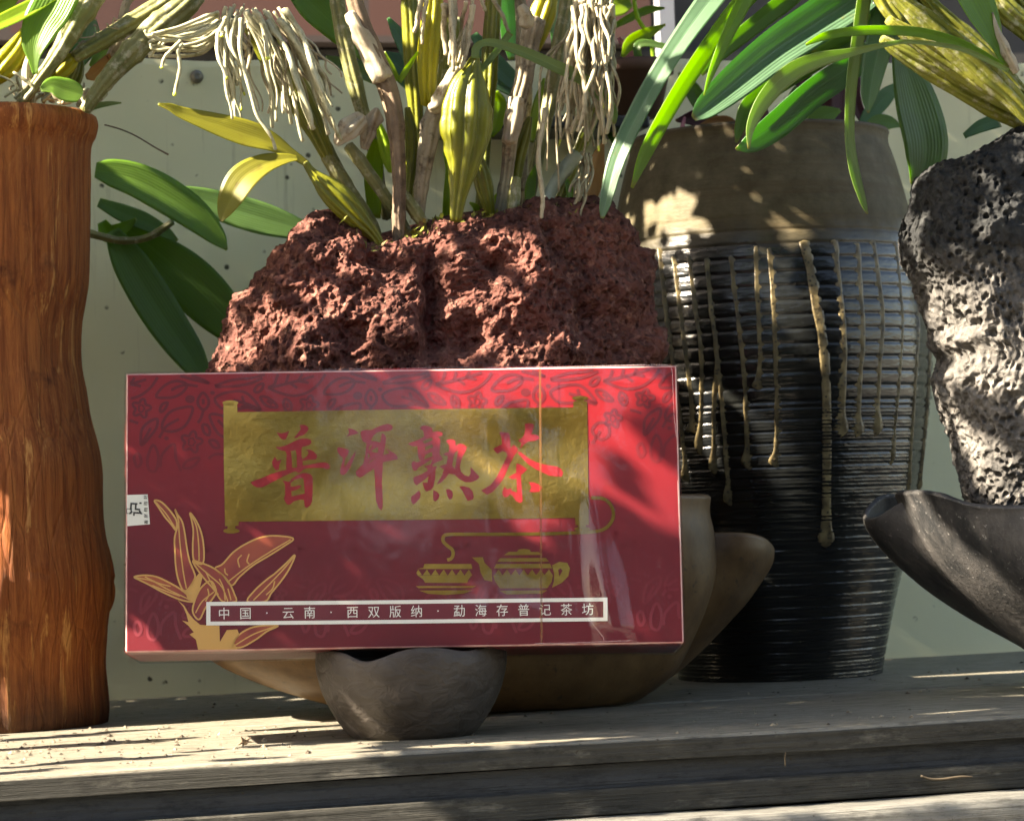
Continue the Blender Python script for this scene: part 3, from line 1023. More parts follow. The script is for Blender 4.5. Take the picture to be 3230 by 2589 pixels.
# ------------------------------------------------------------------ the wrapped tea box
BOX_W, BOX_H, BOX_D = 0.200, 0.1011, 0.045
ea, eb, ec = R(-13.697), R(-6.979), R(1.300)
_rz = np.array([[math.cos(ea), -math.sin(ea), 0], [math.sin(ea), math.cos(ea), 0], [0, 0, 1]])
_rx = np.array([[1, 0, 0], [0, math.cos(eb), -math.sin(eb)], [0, math.sin(eb), math.cos(eb)]])
_ry = np.array([[math.cos(ec), 0, math.sin(ec)], [0, 1, 0], [-math.sin(ec), 0, math.cos(ec)]])
BR = _rz @ _rx @ _ry
BO = np.array([0.22498, 0.99996, 0.03352])          # middle of the lower front edge
tea = thing('tea_box', BO, 'red cellophane-wrapped tea box with gold scroll and Chinese lettering', 'box')
tea['_o'] = (0.0, 0.0, 0.0)
bmx = Matrix([list(BR[i]) + [BO[i]] for i in range(3)] + [[0, 0, 0, 1]])
tea.matrix_world = bmx


def uv(px, py):
    """photograph pixel -> (x, z) on the front face of the box"""
    d = ray(px, py)
    nrm = BR @ np.array([0, -1.0, 0])
    t = ((BO - CAM) @ nrm) / (d @ nrm)
    q = BR.T @ (CAM + d * t - BO)
    return float(q[0]), float(q[2])


def decal(name, verts2, tris, lay, mat, parent=tea):
    y = -0.00006 * lay - 0.00004
    return mesh_obj(name, [(a, y, b) for a, b in verts2], tris, mat, parent, smooth=False)


class Print:
    """collects flat polygons and pen strokes in box coordinates"""
    def __init__(self):
        self.v, self.f = [], []

    def poly(self, loops):
        pts = [[Vector((x, y, 0)) for x, y in lp] for lp in loops]
        tri = tessellate_polygon(pts)
        o = len(self.v)
        for lp in loops:
            self.v += lp
        flat = [p for lp in loops for p in lp]
        for t in tri:
            a, b, c = (flat[k] for k in t)
            ar = (b[0] - a[0]) * (c[1] - a[1]) - (c[0] - a[0]) * (b[1] - a[1])
            if abs(ar) < 1e-14:
                continue
            self.f.append(tuple(o + k for k in (t if ar > 0 else t[::-1])))

    def stroke(self, pts, w, closed=False):
        p = np.array(pts, float)
        if closed:
            p = np.vstack([p, p[:1]])
        t = np.gradient(p, axis=0)
        if closed:
            t[0] = t[-1] = p[1] - p[-2]
        t /= np.linalg.norm(t, axis=1)[:, None] + 1e-12
        nn = np.stack([-t[:, 1], t[:, 0]], 1)
        ww = np.broadcast_to(np.asarray(w, float), (len(p),))[:, None] / 2
        o = len(self.v)
        for a, b in zip(p + nn * ww, p - nn * ww):
            self.v += [tuple(a), tuple(b)]
        for i in range(len(p) - 1):
            k = o + 2 * i
            self.f.append((k, k + 1, k + 3, k + 2))

    def build(self, name, lay, mat, parent=tea):
        return decal(name, self.v, self.f, lay, mat, parent)


PXU = BOX_W / 1755.0
UV = lambda pts, ox=0.0, oy=0.0, k=1.0: [uv(ox + x / k, oy + y / k) for x, y in pts]


def smooth2(pts, n, closed=False):
    p = list(pts)
    if closed:
        q = smooth_path(np.array(p[-2:] + p + p[:3], float), int(n * (len(p) + 4) / len(p)))
        a = int(len(q) * 2.0 / (len(p) + 4))
        b = int(len(q) * (2.0 + len(p)) / (len(p) + 4))
        return [tuple(x) for x in q[a:b]]
    return [tuple(x) for x in smooth_path(np.array(p, float), n)]


# carton
cr = Mat('red printed carton', 0.42, 0.4)
cv = cr.coord()
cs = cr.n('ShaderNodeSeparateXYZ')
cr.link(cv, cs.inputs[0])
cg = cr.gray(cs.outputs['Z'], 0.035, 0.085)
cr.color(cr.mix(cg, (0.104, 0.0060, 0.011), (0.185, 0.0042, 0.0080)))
cr.bump(cr.noise(cv, 1500.0, 2.0), 0.05, 0.0003)


def rounded_box(w, d, h, r, k=3):
    sec = []
    for cx_, cy_, a0 in ((w / 2 - r, r, -90), (w / 2 - r, d - r, 0), (-w / 2 + r, d - r, 90), (-w / 2 + r, r, 180)):
        for i in range(k + 1):
            a = R(a0 + 90.0 * i / k)
            sec.append((cx_ + r * math.cos(a), cy_ + r * math.sin(a)))
    n = len(sec)
    v, f = [], []
    lv = [(0.0, r), (r * 0.35, r * 0.35), (r, 0.0), (h - r, 0.0), (h - r * 0.35, r * 0.35), (h, r)]
    for z, ins in lv:
        for x, y in sec:
            v.append((x * (1 - 2 * ins / w), d / 2 + (y - d / 2) * (1 - 2 * ins / d), z))
    f = grid_faces(n, len(lv), True)
    f.append(tuple(range(n))[::-1])
    f.append(tuple(range((len(lv) - 1) * n, len(lv) * n)))
    return v, f


v, f = rounded_box(BOX_W, BOX_D, BOX_H, 0.0006)
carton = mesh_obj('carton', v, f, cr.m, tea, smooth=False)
ed = Mat('worn carton edge with film highlight', 0.45)
ed.color(ed.mix(ed.gray(ed.noise(ed.coord(), 90.0, 3.0), 0.4, 0.7), (0.50, 0.30, 0.27), (0.34, 0.12, 0.12)))  # pale for worn edges, and for film highlights put into this colour
carton.data.materials.append(ed.m)
for pl in carton.data.polygons:
    if pl.area < 3.0e-4 and max(abs(pl.normal.x), abs(pl.normal.y), abs(pl.normal.z)) < 0.98:
        pl.material_index = 1

# dark floral ground pattern, the same tile four times
fl = Mat('darker red print', 0.45, 0.4)
fv = fl.coord()
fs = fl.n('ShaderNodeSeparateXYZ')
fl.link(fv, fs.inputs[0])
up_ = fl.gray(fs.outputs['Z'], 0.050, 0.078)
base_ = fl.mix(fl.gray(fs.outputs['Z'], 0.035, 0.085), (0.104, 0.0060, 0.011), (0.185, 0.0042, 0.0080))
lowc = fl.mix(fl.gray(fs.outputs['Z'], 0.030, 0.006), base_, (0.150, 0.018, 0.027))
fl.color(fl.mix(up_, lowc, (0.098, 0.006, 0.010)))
C3 = lambda pts: [(380 + x / 3.031, 1130 + y / 3.031) for x, y in pts]
tile_lines = [  # (points, closed)
    ([(1410, 280), (1520, 330), (1650, 358), (1780, 330), (1890, 250), (1960, 150)], 0), ([(1410, 280), (1470, 250), (1500, 170), (1540, 120)], 0),
    ([(1430, 282), (1560, 250), (1700, 215), (1850, 170)], 0), ([(1580, 245), (1600, 180), (1610, 140)], 0), ([(1620, 235), (1690, 285)], 0), ([(1700, 215), (1800, 235)], 0), ([(1700, 215), (1740, 150)], 0),
    ([(340, 365), (400, 280), (480, 230), (560, 220), (635, 252), (600, 320), (520, 368), (420, 378)], 1), ([(485, 305), (560, 268), (640, 255), (740, 268)], 0),
    ([(900, 395), (960, 345), (1060, 320), (1180, 322), (1270, 390), (1340, 500), (1220, 470), (1100, 490), (970, 480)], 1), ([(1340, 495), (1220, 440), (1080, 400)], 0), ([(1180, 420), (1160, 360)], 0), ([(1220, 440), (1150, 470)], 0),
    ([(1340, 370), (1400, 372), (1460, 415), (1500, 468), (1420, 462), (1365, 425)], 1), ([(1400, 405), (1450, 440)], 0),
    ([(1578, 388), (1625, 425), (1632, 485), (1605, 512), (1570, 480), (1558, 430)], 1), ([(1590, 430), (1600, 475)], 0),
    ([(378, 490), (400, 440), (450, 425), (430, 480), (390, 512)], 1), ([(1280, 310), (1310, 260), (1365, 245), (1350, 300), (1310, 325)], 1),
    ([(790, 330), (840, 390), (840, 450), (795, 492), (745, 450), (745, 385)], 1), ([(795, 492), (770, 570), (740, 618)], 0), ([(790, 390), (792, 440)], 0),
    ([(690, 472), (600, 470), (480, 510), (410, 600), (405, 680), (500, 700), (600, 660), (660, 580)], 1), ([(560, 580), (440, 650), (370, 760)], 0),
    ([(350, 580), (270, 610), (205, 680), (195, 770), (205, 830), (290, 740), (345, 660)], 1), ([(290, 665), (205, 820)], 0),
    ([(900, 265), (1060, 210), (1250, 190), (1400, 150)], 0), ([(905, 272), (1080, 268), (1240, 240), (1360, 190)], 0), ([(560, 165), (700, 205), (850, 240)], 0), ([(640, 150), (760, 195), (850, 240)], 0),
    ([(855, 540), (960, 545), (1060, 590), (1100, 680), (1080, 760), (960, 740), (890, 650)], 1), ([(930, 590), (1050, 720)], 0),
    ([(785, 640), (830, 640), (855, 690), (845, 735), (800, 710)], 1), ([(850, 790), (910, 790), (945, 850), (890, 850)], 1),
    ([(270, 1060), (260, 950), (310, 830), (355, 900), (360, 1000), (330, 1080)], 1), ([(380, 1040), (400, 920), (510, 820), (530, 950), (580, 1080)], 0),
    ([(600, 1040), (640, 980), (750, 950), (720, 1010), (660, 1050)], 1), ([(60, 590), (110, 600), (170, 622)], 0), ([(840, 960), (900, 920), (980, 915)], 0), ([(130, 950), (170, 910), (200, 990), (160, 1040)], 1),
    ([(1120, 900), (1180, 830), (1260, 850), (1220, 920)], 1), ([(1300, 760), (1360, 680), (1450, 700), (1460, 800), (1380, 840)], 1), ([(1380, 760), (1300, 880)], 0)]
flowers = [(200, 480, 92), (680, 800, 105), (1500, 640, 88)]
dots = [(665, 390, 44), (880, 330, 22), (440, 765, 22), (1180, 640, 22), (1530, 130, 22)]


def clip_pen(pr, pts, w, closed):
    inside = [abs(x) < BOX_W / 2 - 0.0012 and 0.0010 < z < BOX_H - 0.0010 for x, z in pts]
    if all(inside):
        pr.stroke(pts, w, closed)
        return
    if closed:
        pts, inside = pts + pts[:1], inside + inside[:1]
    run = []
    for p, k in zip(pts + [None], inside + [False]):
        if k:
            run.append(p)
        else:
            if len(run) > 2:
                pr.stroke(run, w)
            run = []


pat = Print()
scroll_box = (uv(690, 1240), uv(1875, 1690))
for rep in range(-1, 4):
    for dy, ky in ((0, 1.0), (530, 1.0)):
        off = rep * 529.0
        mapc = lambda pts: [uv(a + off, b + dy - 0.020 * off) for a, b in C3(pts)]
        for pts, closed in tile_lines:
            clip_pen(pat, smooth2(mapc(pts), 26, closed), 9.5 * PXU, closed)
        for cx_, cy_, r_ in flowers:
            pts = []
            for i in range(60):
                a = i / 60 * 2 * math.pi
                rr = r_ * (0.80 + 0.20 * math.cos(5 * a + 0.5))
                pts.append((cx_ + rr * math.cos(a), cy_ + rr * math.sin(a)))
            clip_pen(pat, mapc(pts), 9.0 * PXU, True)
            pts = [(cx_ + r_ * 0.36 * (0.8 + 0.2 * math.cos(5 * i / 30 * 2 * math.pi)) * math.cos(i / 30 * 2 * math.pi), cy_ + r_ * 0.36 * math.sin(i / 30 * 2 * math.pi)) for i in range(30)]
            clip_pen(pat, mapc(pts), 5.0 * PXU, True)
        for cx_, cy_, r_ in dots:
            pts = [(cx_ + r_ * 0.6 * math.cos(i / 16 * 2 * math.pi), cy_ + r_ * 0.45 * math.sin(i / 16 * 2 * math.pi)) for i in range(16)]
            clip_pen(pat, mapc(pts), r_ * 0.30 * PXU, True)
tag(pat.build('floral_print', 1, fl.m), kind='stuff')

# gold foil
gd = Mat('gold foil', 0.34, 0.5, 1.0)
gv2 = gd.coord()
gd.color(gd.mix(gd.gray(gd.noise(gv2, 120.0, 3.0), 0.3, 0.7), (0.250, 0.160, 0.038), (0.330, 0.215, 0.052)))
gd.bump(gd.noise(gd.coord((1, 1, 1.5)), 15.0, 1.0), 1.0, 0.0080)
gd.bump(gd.noise(gv2, 330.0, 5.0, 0.7), 0.4, 0.0008)


def ell(cx_, cy_, rx, ry, n=24):
    return [(cx_ + rx * math.cos(i / n * 2 * math.pi), cy_ + ry * math.sin(i / n * 2 * math.pi)) for i in range(n)]


sc_ = Print()
sc_.poly([UV([(705, 1275), (748, 1275), (749, 1300), (1240, 1292), (1808, 1285), (1809, 1266), (1852, 1265), (1854, 1400), (1857, 1655), (1815, 1656), (1814, 1633), (1240, 1640), (753, 1645), (752, 1658), (710, 1659), (706, 1450)])])
for cx_, cy_, rx, ry, nx_, n0, n1 in ((727, 1271, 25, 8, 10, 1271, 1277), (730, 1674, 26, 8, 12, 1657, 1670), (1830, 1256, 26, 7, 12, 1258, 1267), (1836, 1668, 25, 7, 12, 1655, 1666)):
    sc_.poly([UV(ell(cx_, cy_, rx, ry))])
    sc_.poly([UV([(cx_ - nx_, n0), (cx_ + nx_, n0), (cx_ + nx_, n1), (cx_ - nx_, n1)])])
sc_.build('gold_scroll', 2, gd.m)

C5 = dict(ox=1250, oy=1500, k=2.875)
gp = Print()
steam = [(462, 765), (495, 752), (515, 715), (505, 668), (455, 628), (425, 592), (430, 550), (480, 532), (700, 531), (1000, 530), (1300, 527), (1500, 522), (1780, 508), (1890, 480), (1955, 410), (1968, 330), (1935, 252), (1868, 207), (1765, 200)]
gp.stroke(smooth2(UV(steam, **C5), 150), 10.5 * PXU)
gp.build('gold_steam_line', 2, gd.m)
cup = Print()
cup.poly([UV([(255, 800), (680, 800), (690, 845), (185, 845), (245, 835)], **C5)])
cup.poly([UV([(195, 905), (686, 902), (650, 945), (645, 972), (262, 970), (240, 935)], **C5)])
cup.poly([UV([(175, 1000), (725, 998), (690, 1016), (200, 1018)], **C5)])
cup.poly([UV([(205, 1040), (690, 1038), (610, 1068), (450, 1080), (290, 1070)], **C5)])
for x in range(240, 660, 76):
    cup.poly([UV([(x, 902), (x + 38, 850), (x + 72, 902)], **C5)])
cup.poly([UV([(182, 880), (200, 850), (232, 900), (196, 905)], **C5)])
cup.build('gold_cup', 2, gd.m)
tp = Print()
for p in ([(685, 740), (785, 738), (800, 790), (865, 850), (870, 960), (800, 945), (765, 880), (750, 800)], [(975, 720), (1020, 690), (1095, 690), (1110, 668), (1160, 662), (1210, 670), (1220, 690), (1290, 692), (1330, 718)],
          [(940, 748), (1355, 745), (1385, 778), (915, 780)], [(905, 800), (1395, 798), (1412, 838), (885, 840)], [(880, 902), (1420, 897), (1410, 960), (1370, 1018), (940, 1020), (895, 960)], [(935, 1042), (1370, 1038), (1320, 1068), (1000, 1076)]):
    tp.poly([UV(p, **C5)])
for x in range(890, 1380, 76):
    tp.poly([UV([(x, 900), (x + 38, 848), (x + 72, 900)], **C5)])
tp.poly([UV([(1412, 812), (1480, 780), (1550, 790), (1576, 840), (1560, 910), (1500, 970), (1412, 1015), (1428, 960), (1432, 890)], **C5), UV([(1468, 852), (1490, 838), (1508, 860), (1478, 912)], **C5)])
tp.build('gold_teapot', 2, gd.m)

# brush lettering on the scroll, traced stroke by stroke
bl = Mat('red brush lettering', 0.45, 0.4)
bl.color((0.215, 0.0060, 0.010))
CH = [((780, 1320), [
    [[(530, 250), (620, 272), (700, 250), (762, 225), (735, 310), (700, 375), (660, 385), (610, 360), (570, 310)]],
    [[(940, 120), (1040, 115), (1100, 145), (1115, 190), (1080, 250), (1020, 300), (940, 325), (890, 355), (850, 350), (900, 290), (950, 230), (975, 185), (965, 150)]],
    [[(515, 515), (600, 515), (700, 490), (830, 425), (960, 370), (1080, 360), (1150, 385), (1168, 430), (1140, 475), (1060, 500), (1000, 515), (985, 560), (985, 680), (1005, 745), (1050, 710), (1090, 675), (1118, 625), (1100, 590), (1060, 565), (1140, 565), (1210, 605), (1265, 660), (1270, 700), (1235, 745), (1150, 745), (1030, 765), (1005, 775), (1010, 855), (1150, 835), (1290, 805), (1390, 795), (1460, 810), (1500, 850), (1495, 905), (1450, 925), (1370, 895), (1250, 895), (1120, 900), (1030, 915), (980, 960), (940, 990), (880, 955), (800, 985), (680, 1040), (560, 1100), (440, 1160), (340, 1220), (270, 1250), (170, 1248), (110, 1215), (55, 1160), (150, 1120), (290, 1070), (430, 1010), (560, 965), (715, 930), (705, 880), (712, 760), (715, 640), (690, 590), (600, 575), (540, 545)],
     [(785, 590), (880, 575), (895, 650), (905, 880), (850, 900), (815, 890), (810, 760), (800, 650)]],
    [[(505, 690), (545, 770), (625, 740), (585, 840), (575, 935), (520, 940), (470, 870), (447, 790), (480, 730)]],
    [[(640, 1120), (700, 1140), (760, 1150), (800, 1100), (900, 1030), (1000, 990), (1090, 990), (1150, 1015), (1190, 1070), (1190, 1300), (1180, 1500), (1140, 1580), (1085, 1625), (1045, 1600), (1030, 1470), (940, 1475), (840, 1505), (780, 1560), (730, 1565), (690, 1510), (668, 1450), (690, 1380), (688, 1200)],
     [(785, 1235), (790, 1170), (860, 1110), (980, 1078), (1025, 1090), (1045, 1360), (805, 1415), (800, 1318), (880, 1298), (960, 1258), (990, 1215), (930, 1212), (850, 1235)]]]),
    ((1050, 1320), [
    [[(270, 180), (350, 190), (420, 220), (470, 265), (400, 290), (320, 305), (240, 335), (290, 275), (295, 235)]],
    [[(100, 518), (190, 540), (270, 560), (298, 590), (270, 660), (225, 720), (212, 800), (208, 885), (260, 820), (320, 730), (375, 650), (418, 582), (400, 680), (360, 790), (310, 890), (250, 985), (190, 1030), (140, 1010), (128, 960), (150, 870), (190, 715), (130, 675), (88, 610), (78, 550)]],
    [[(500, 265), (530, 220), (600, 205), (700, 210), (780, 170), (900, 120), (1000, 95), (1060, 120), (1092, 160), (1070, 205), (1000, 230), (880, 232), (800, 255), (740, 310), (695, 385), (700, 408), (780, 415), (860, 440), (885, 300), (890, 262), (940, 295), (968, 350), (960, 430), (945, 530), (915, 665), (1030, 630), (965, 535), (1040, 590), (1120, 630), (1170, 680), (1180, 740), (1090, 755), (910, 795), (905, 900), (890, 1180), (905, 1400), (905, 1600), (885, 1670), (830, 1620), (785, 1500), (770, 1300), (765, 1100), (750, 910), (650, 970), (550, 1045), (490, 1075), (430, 1040), (412, 970), (480, 900), (550, 820), (590, 650), (612, 450), (540, 410), (515, 330)],
     [(655, 575), (660, 510), (700, 475), (710, 490), (675, 560)], [(690, 595), (760, 545), (825, 515), (815, 620), (760, 620)], [(635, 620), (680, 675), (640, 735)], [(640, 805), (760, 720), (780, 715), (690, 790), (645, 810)]]]),
    ((1270, 1320), [
    [[(315, 180), (350, 140), (400, 128), (480, 140), (530, 175), (548, 250), (620, 230), (690, 245), (735, 280), (710, 315), (640, 330), (688, 385), (680, 500), (668, 640), (700, 685), (735, 740), (690, 765), (590, 805), (535, 850), (560, 875), (630, 860), (600, 930), (590, 1100), (560, 1240), (510, 1300), (430, 1325), (395, 1280), (360, 1160), (450, 1165), (475, 1045), (360, 1140), (250, 1215), (205, 1160), (192, 1080), (230, 1050), (330, 1020), (450, 950), (455, 910), (390, 870), (450, 850), (510, 830), (545, 730), (480, 770), (390, 830), (290, 890), (250, 945), (200, 945), (165, 880), (160, 810), (205, 770), (250, 800), (330, 770), (295, 730), (275, 640), (270, 500), (180, 505), (90, 460), (170, 430), (280, 390), (390, 330), (375, 220)],
     [(360, 415), (440, 375), (535, 345), (548, 385), (480, 425), (400, 455)], [(408, 515), (480, 490), (545, 470), (548, 525), (480, 550), (415, 590)], [(410, 660), (470, 630), (535, 605), (543, 688), (470, 712), (388, 750)]],
    [[(785, 410), (830, 380), (900, 378), (955, 400), (968, 495), (1040, 455), (1110, 470), (1168, 520), (1140, 600), (1090, 690), (1060, 780), (1040, 880), (1060, 970), (1130, 1030), (1200, 1050), (1235, 1000), (1235, 880), (1310, 960), (1400, 1060), (1340, 1120), (1250, 1155), (1140, 1155), (1030, 1100), (950, 1020), (840, 1000), (780, 1080), (700, 1160), (615, 1200), (660, 1130), (720, 1030), (750, 920), (660, 870), (800, 820), (820, 680), (720, 655), (840, 600), (850, 480)],
     [(1008, 575), (985, 700), (960, 850), (945, 910), (900, 855), (930, 690), (960, 605)]],
    [[(300, 1300), (328, 1370), (310, 1450), (240, 1530), (190, 1565), (155, 1500), (155, 1420), (230, 1365)]], [[(560, 1295), (630, 1335), (672, 1390), (650, 1460), (600, 1505), (560, 1490), (552, 1400)]],
    [[(785, 1285), (840, 1280), (900, 1315), (915, 1380), (900, 1450), (850, 1475), (810, 1400)]], [[(1030, 1235), (1110, 1228), (1210, 1255), (1270, 1320), (1295, 1420), (1270, 1470), (1180, 1495), (1140, 1420), (1090, 1320)]]]),
    ((1500, 1310), [
    [[(435, 320), (455, 300), (600, 320), (625, 370), (630, 500), (640, 600), (690, 532), (770, 605), (760, 650), (700, 740), (620, 890), (560, 1030), (500, 1160), (420, 1270), (310, 1390), (210, 1440), (100, 1365), (280, 1260), (390, 1110), (480, 930), (580, 730), (560, 680), (490, 645), (400, 700), (315, 610), (400, 565), (480, 525), (475, 430)]],
    [[(895, 150), (960, 143), (1050, 155), (1065, 200), (1040, 280), (1010, 345), (1090, 348), (1160, 380), (1160, 430), (1080, 460), (960, 475), (880, 530), (795, 620), (830, 540), (830, 495), (765, 460), (830, 420), (880, 370), (905, 260)]],
    [[(755, 670), (800, 655), (880, 715), (980, 790), (1080, 840), (1200, 880), (1340, 910), (1480, 930), (1550, 970), (1590, 1040), (1570, 1110), (1480, 1110), (1340, 1095), (1200, 1030), (1080, 970), (960, 890), (860, 790)]],
    [[(745, 870), (800, 885), (870, 930), (940, 980), (890, 1030), (825, 1085), (830, 1200), (845, 1400), (855, 1560), (810, 1592), (740, 1560), (680, 1470), (630, 1430), (590, 1470), (540, 1490), (500, 1460), (485, 1390), (525, 1295), (580, 1345), (645, 1320), (655, 1370), (755, 1400), (750, 1250), (745, 1150), (680, 1160), (595, 1125), (680, 1070), (740, 1045), (735, 950)]],
    [[(965, 1215), (1050, 1215), (1140, 1250), (1215, 1310), (1160, 1385), (1070, 1395), (980, 1390), (1015, 1300)]]])]
for (ox, oy), polys in CH:
    pr = Print()
    for loops in polys:
        pr.poly([UV(lp, ox, oy, 5.76) for lp in loops])
    pr.build('brush_character', 3, bl.m)

# tea plant drawing
C4 = dict(ox=380, oy=1500, k=2.98)
go = Mat('ochre ink', 0.45)
go.color((0.470, 0.265, 0.075))
of = Mat('orange wash', 0.45)
on_ = of.noise(of.coord(), 60.0, 2.0)
of.color(of.mix(of.gray(on_, 0.35, 0.65), (0.165, 0.016, 0.020), (0.280, 0.060, 0.024)))
TL = [[(320, 235), (380, 245), (450, 310), (510, 390), (530, 440), (520, 510), (480, 460), (420, 390), (360, 300)],
      [(512, 315), (540, 370), (580, 430), (605, 540), (625, 680), (650, 800), (690, 900), (700, 960), (640, 1060), (590, 1075), (545, 980), (520, 850), (512, 700), (510, 580), (540, 470), (545, 420)],
      [(655, 350), (710, 420), (755, 520), (780, 640), (785, 780), (760, 830), (690, 790), (680, 650), (685, 520), (670, 420)],
      [(130, 950), (230, 935), (340, 950), (450, 1000), (540, 1050), (620, 1110), (690, 1180), (600, 1175), (500, 1140), (390, 1090), (280, 1030), (180, 980)],
      [(890, 870), (960, 830), (1060, 720), (1180, 640), (1320, 580), (1460, 565), (1625, 590), (1540, 660), (1400, 750), (1250, 840), (1120, 950), (1045, 1030), (960, 930)],
      [(680, 800), (760, 820), (860, 860), (960, 930), (1030, 1020), (1070, 1110), (1085, 1180), (960, 1180), (880, 1070), (800, 980), (730, 890)],
      [(1195, 1180), (1260, 1080), (1370, 980), (1450, 920), (1550, 830), (1640, 745), (1590, 870), (1510, 990), (1420, 1100), (1360, 1180)],
      [(1060, 1600), (1090, 1520), (1180, 1450), (1300, 1412), (1480, 1408), (1380, 1460), (1270, 1540), (1140, 1610)],
      [(700, 1170), (760, 1050), (850, 990), (900, 1080), (870, 1150), (800, 1240), (740, 1350), (680, 1280)]]
wash, ink = Print(), Print()
for lp in TL:
    wash.poly([UV(lp, **C4)])
    ink.stroke(smooth2(UV(lp, **C4), 60, True), 5.2 * PXU, True)
for mid in ([(335, 250), (430, 360), (520, 500)], [(545, 420), (560, 640), (590, 900), (620, 1060)], [(665, 370), (715, 480), (735, 640), (740, 800)], [(140, 955), (300, 990), (450, 1070), (680, 1178)], [(1020, 990), (1200, 850), (1400, 720), (1600, 600)], [(690, 810), (830, 930), (950, 1040), (1010, 1180)], [(1250, 1170), (1400, 1020), (1540, 870), (1635, 755)], [(1080, 1590), (1250, 1490), (1460, 1412)], [(705, 1290), (770, 1180), (880, 1090)],
            [(980, 870), (985, 910), (1010, 935)], [(1140, 745), (1105, 790), (1120, 860)], [(1210, 735), (1190, 800), (1210, 830)], [(800, 900), (850, 1000), (920, 1120)], [(930, 970), (970, 1060), (985, 1170)], [(1010, 1060), (1040, 1170)], [(230, 950), (360, 1010), (470, 1040)], [(300, 1030), (420, 1080), (560, 1130)], [(820, 1060), (830, 1120), (800, 1180)], [(1450, 990), (1430, 1060), (1370, 1120)]):
    ink.stroke(smooth2(UV(mid, **C4), 20), 4.0 * PXU)
ink.poly([UV([(535, 1165), (600, 1220), (640, 1290), (690, 1350), (750, 1400), (800, 1404), (930, 1408), (935, 1560), (1000, 1450), (1100, 1444), (1120, 1500), (1060, 1560), (1100, 1630), (730, 1634), (710, 1540), (650, 1490), (690, 1470), (640, 1410), (580, 1360), (640, 1375), (620, 1300), (590, 1230)], **C4)])
ink.poly([UV([(600, 1080), (640, 1060), (700, 960), (745, 910), (770, 960), (735, 1100), (700, 1180), (640, 1170)], **C4)])
wash.build('leaf_wash_print', 2, of.m)
ink.build('tea_plant_print', 3, go.m)

# white frame with the line of small characters
wt = Mat('white print', 0.45)
wt.color((0.620, 0.620, 0.570))
fr_ = Print()
fr_.poly([UV([(651, 1898), (1283, 1892), (1916, 1884), (1916, 1958), (1283, 1966), (651, 1972)]), UV([(664, 1910), (1283, 1904), (1903, 1896), (1903, 1947), (1283, 1954), (664, 1960)])])
fr_.build('white_frame_print', 5, wt.m)
rf_ = Print()
rf_.poly([UV([(664, 1910), (1283, 1904), (1903, 1896), (1903, 1947), (1283, 1954), (664, 1960)])])
rfm = Mat('maroon print', 0.45)
rfm.color((0.115, 0.010, 0.017))
rf_.build('frame_ground_print', 4, rfm.m)
_fc = bpy.data.curves.new('glyph', 'FONT')
_fo = bpy.data.objects.new('glyph', _fc)
COL.objects.link(_fo)


def glyph(ch, px, py, size, rot=0.0, wx=1.0, bold=0.0):
    """one character as flat triangles, centred at a photograph pixel; size in pixels"""
    _fc.body = ch
    _fc.offset = bold
    bpy.context.view_layer.update()
    me = bpy.data.meshes.new_from_object(_fo.evaluated_get(bpy.context.evaluated_depsgraph_get()))
    me.calc_loop_triangles()
    vv = [(q.co.x, q.co.y) for q in me.vertices]
    ff = [tuple(t.vertices) for t in me.loop_triangles]
    bpy.data.meshes.remove(me)
    if not vv:
        return [], []
    a = np.array(vv)
    if ch == '·':
        c0 = (a.min(0) + a.max(0)) / 2
    else:
        c0 = np.array([0.5, 0.38])
    a = (a - c0) * size * PXU * np.array([wx, 1.0])
    ca, sa = math.cos(rot), math.sin(rot)
    cx_, cz_ = uv(px, py)
    return [(cx_ + x * ca - y * sa, cz_ + x * sa + y * ca) for x, y in a], ff


def lettering(name, items, lay, mat):
    V, F = [], []
    for it in items:
        vv, ff = glyph(*it)
        o = len(V)
        V += vv
        F += [tuple(o + k for k in t) for t in ff]
    decal(name, V, F, lay, mat)


txt = '中国·云南·西双版纳·勐海存普记茶坊'
items = []
for i, ch in enumerate(txt):
    items.append((ch, 707 + i * (1854 - 707) / 17.0, 1934.5 - i * 13.5 / 17.0, 40, R(0.6), 0.98, 0.0))
lettering('small_lettering', items, 6, wt.m)

# paper seal folded over the left edge
pa = Mat('white paper seal', 0.6)
pa.color((0.600, 0.610, 0.550))
sl_ = Print()
sl_.poly([UV([(400, 1561), (466, 1559), (473, 1653), (402, 1659)])])
sl_.build('paper_seal', 2, pa.m)
bk = Mat('black ink', 0.6)
bk.color((0.030, 0.030, 0.028))
lettering('seal_lettering', [('记', 429, 1605, 46, R(86), 1.0, 0.022), ('口', 407, 1612, 22, R(86), 1.0, 0.01)] + [(ch, 462 - i * 1.0 + (i - 2) * 0.6, 1646 - i * 19.5, 13, R(86), 1.0, 0.012) for i, ch in enumerate('香甜刚刚好')], 4, bk.m)
bpy.data.objects.remove(_fo)

